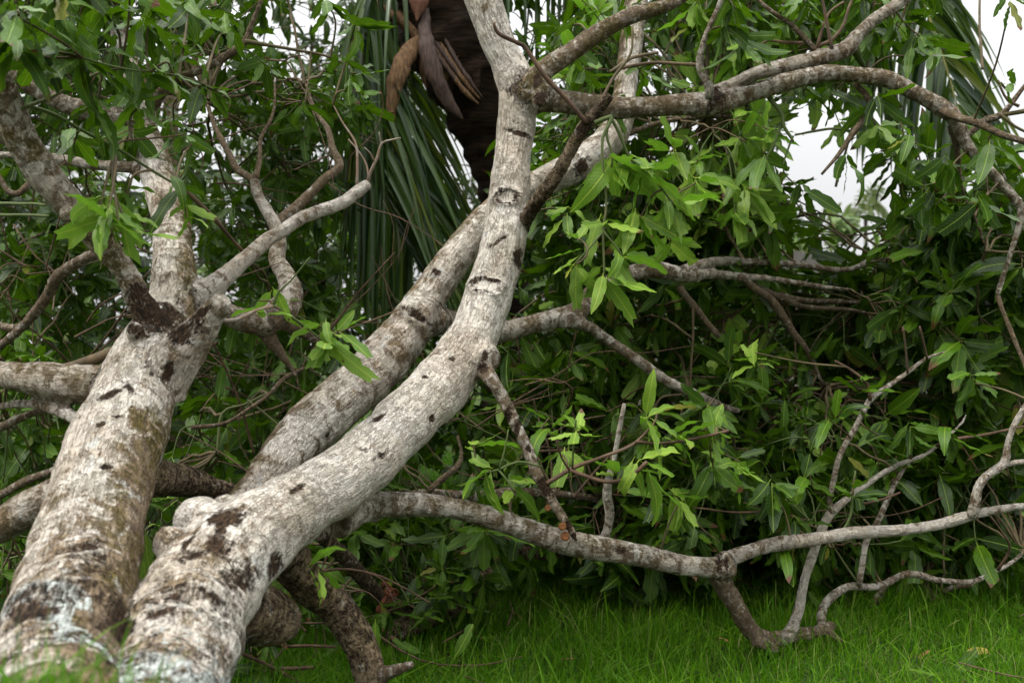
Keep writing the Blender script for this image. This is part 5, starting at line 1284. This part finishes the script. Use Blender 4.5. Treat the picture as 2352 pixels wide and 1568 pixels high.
fungus(1298, 1231, 2.765, 11, "lowest and largest orange fungus near the dead branch's tip")

def ribbon(name, pts, width, mat, parent, inv, tw=0.0):
    q = spline(np.array(pts, float), 8)
    C = q[:, :3]; T = unit(np.gradient(C, axis=0))
    a = np.linspace(0.4, 0.4 + tw, len(C))
    ref = np.stack([np.cos(a), np.sin(a), 0.2 + 0 * a], 1)
    S = unit(np.cross(T, ref)); N = np.cross(S, T)
    w = width * (0.8 + 0.25 * np.sin(np.linspace(0, 9, len(C))))[:, None] / 2
    th = 0.0015
    rows = [C + S * w + N * th, C + N * (th + 0.003), C - S * w + N * th, C - S * w - N * th, C - N * (th - 0.003), C + S * w - N * th]
    V = np.stack(rows, 1).reshape(-1, 3); n = len(C)
    F = []
    for i in range(n - 1):
        for k in range(6):
            k2 = (k + 1) % 6
            F.append([i * 6 + k, i * 6 + k2, i * 6 + 6 + k2, i * 6 + 6 + k])
    F += [[0, 5, 4, 1], [1, 4, 3, 2]]; b = (n - 1) * 6
    F += [[b, b + 1, b + 4, b + 5], [b + 1, b + 2, b + 3, b + 4]]
    o = link(name, np_mesh(name, V, np.array(F), mat), parent); o.matrix_parent_inverse = inv
    return o
cb = P(888, 1372, 3.02)
cl = empty("cloth_strip", tuple(cb)); tag(cl, "reddish brown cloth strip knotted round a low branch above the grass", "cloth")
ci = Matrix.Translation((-cb[0], -cb[1], -cb[2]))
dC = 3.0
ribbon("loop", [P(876, 1345, dC - .02), P(884, 1340, dC - .05), P(897, 1352, dC - .06), P(900, 1372, dC - .05), P(890, 1388, dC - .04), P(878, 1392, dC + .0)], .017, M_CLOTH, cl, ci, 1.5)
ribbon("loop", [P(880, 1362, dC - .06), P(893, 1356, dC - .075), P(908, 1354, dC - .07), P(912, 1362, dC - .05), P(898, 1368, dC - .06)], .013, M_CLOTH, cl, ci, 2)
ribbon("tail", [P(888, 1365, dC - .07), P(880, 1380, dC - .075), P(872, 1392, dC - .07), P(867, 1406, dC - .06)], .017, M_CLOTH, cl, ci, .5)
ribbon("knot", [P(882, 1358, dC - .06), P(892, 1366, dC - .085), P(898, 1360, dC - .08), P(887, 1352, dC - .06)], .015, M_CLOTH, cl, ci, 3)

def single_leaf(name, px, py, d, L, direc, nrm, label, mat, k, group="leaves lying on the grass"):
    V, F, uv = LIB[k % len(LIB)]
    o = link(name, np_mesh(name, V, F, mat, {"lrnd": np.zeros(len(V))}, uv=uv))
    d_ = unit(direc); n_ = unit(np.array(nrm, float) - d_ * (np.array(nrm, float) @ d_)); y_ = np.cross(n_, d_)
    m = np.eye(4); m[:3, 0] = d_ * L; m[:3, 1] = y_ * L; m[:3, 2] = n_ * L; m[:3, 3] = P(px, py, d)
    o.matrix_world = Matrix(m.tolist())
    tag(o, label, "leaf", group)
single_leaf("fallen_leaf", 1042, 1512, 3.0, .13, (.5, .1, .75), (-.3, -1, .3), "fallen leaf with a brown tip standing upright in the grass", M_YOUNG, 3)
single_leaf("fallen_leaf", 975, 1500, 2.95, .13, (-.6, .3, .05), (0, -.5, 1), "dark fallen leaf beside the stub of the prop limb", M_LEAF, 7)
single_leaf("fallen_leaf", 985, 1540, 2.9, .15, (.1, -.1, -.6), (0, -1, .5), "drooping dark leaf in the grass right of the prop limb", M_LEAF, 9)
single_leaf("fallen_leaf", 1105, 1500, 3.05, .10, (.2, .2, -.3), (0, -.6, 1), "small green leaf lying just right of the upright leaf", M_YOUNG, 11)
single_leaf("fallen_leaf", 2215, 1500, 3.1, .10, (.8, .1, .15), (0, -.8, 1), "yellowing leaf on the grass near the right edge", M_DEADLEAF, 5)
single_leaf("fallen_leaf", 2190, 1545, 2.95, .13, (.6, .2, .35), (.2, -1, .6), "long green leaf at the bottom right edge of the lawn", M_LEAF, 2)
single_leaf("fallen_leaf", 2035, 1470, 3.2, .13, (.3, .2, -.8), (.3, -1, .4), "dull leaf hanging into the grass below the thin uprights", M_LEAF, 12)
single_leaf("fallen_leaf", 862, 1420, 2.6, .11, (.0, -.1, -.9), (.5, -1, .3), "curved pale green leaf beside the prop limb", M_YOUNG, 15)
single_leaf("fallen_leaf", 330, 1290, 2.2, .13, (.2, -.2, -.9), (.3, -1, .3), "leaf hanging in the cleft between the two near trunks", M_YOUNG, 8)
single_leaf("fallen_leaf", 335, 1215, 2.25, .16, (.1, -.2, -.9), (-.3, -1, .3), "long leaf higher in the cleft between the two near trunks", M_YOUNG, 10)

def stick(pts, label, tone=0.35):
    q = np.array([[*P(x, y, d), w / 2 / FPX * d] for x, y, w, d in pts])
    for row in q: row[2] = max(row[2], float(gz(row[0], row[1])) + 0.03)
    q = spline(q, 6)
    V, Q, T, bk = tube(q[:, :3], q[:, 3], 7)
    o = link("fallen_stick", np_mesh("fallen_stick", V, [Q, T], M_TWIG, {"bk": bk, "tone": np.full(len(V), tone)}))
    tag(o, label, "stick", "broken sticks on the grass")
stick([(545, 1495, 8, 2.6), (600, 1520, 9, 2.65), (660, 1550, 9, 2.7), (700, 1575, 8, 2.7)], "brown stick lying in the grass at the foot of the pale trunk")
stick([(600, 1480, 6, 2.8), (660, 1483, 7, 2.8), (715, 1482, 7, 2.8), (770, 1485, 6, 2.85)], "thin dark stick under the broken knob")
stick([(640, 1535, 9, 2.7), (680, 1534, 10, 2.7), (720, 1532, 9, 2.7)], "short stick with a pale broken end")

# dry palm sheath lying on the ground behind the low limb
q = spline(np.array([[*P(x, y, d), w / 2 / FPX * d] for x, y, w, d in [(1135, 1205, 50, 4.0), (1120, 1240, 66, 3.95), (1100, 1268, 50, 3.9), (1082, 1285, 20, 3.85)]]), 7)
V, Q, T, _ = tube(q[:, :3], q[:, 3], 12)
c = np.vstack([np.repeat(q[:, :3], 12, axis=0), q[:1, :3], q[-1:, :3]])
V[:, 1] = c[:, 1] + (V[:, 1] - c[:, 1]) * .3
o = link("dry_sheath", np_mesh("dry_sheath", V, [Q, T], M_DRY)); tag(o, "curved dry brown palm sheath standing behind the low limb", "palm sheath")

# seedlings between the two near trunks
def seedling(px, py, d, h, label, seed):
    r = np.random.default_rng(seed)
    b = P(px, py, d); b[2] = float(gz(b[0], b[1]))
    root = empty("seedling", tuple(b)); inv = Matrix.Translation((-b[0], -b[1], -b[2]))
    tag(root, label, "seedling", "seedlings in the cleft")
    top = b + np.array([r.normal(0, .03), r.normal(0, .03), h])
    C = spline(np.array([b, (b + top) / 2 + r.normal(0, .015, 3), top]), 6)
    V, Q, T, bk = tube(C, np.linspace(.003, .0012, len(C)), 5)
    o = link("stem", np_mesh("stem", V, [Q, T], M_TWIG, {"bk": bk, "tone": np.full(len(V), .9)}), root); o.matrix_parent_inverse = inv
    for k in range(9):
        p = C[4 + k % (len(C) - 4)]
        V, F, uv = LIBLO[k]
        o = link("leaf", np_mesh("leaf", V, F, M_YOUNG, {"lrnd": np.zeros(len(V))}, uv=uv), root); o.matrix_parent_inverse = inv
        a = k * 2.4; d_ = unit([math.cos(a), math.sin(a), .7]); n_ = unit(np.array([0, 0, 1.0]) - d_ * d_[2]); y_ = np.cross(n_, d_)
        m = np.eye(4); L = .05 * r.uniform(.7, 1.3); m[:3, 0] = d_ * L; m[:3, 1] = y_ * L; m[:3, 2] = n_ * L; m[:3, 3] = p
        o.matrix_basis = Matrix(m.tolist())
seedling(395, 1200, 2.75, .62, "tallest slender seedling in the cleft between the near trunks", 1)
seedling(372, 1210, 2.7, .55, "slender seedling close against the left trunk's edge", 2)
seedling(425, 1215, 2.8, .52, "slender seedling nearest the pale burl of the bent trunk", 3)
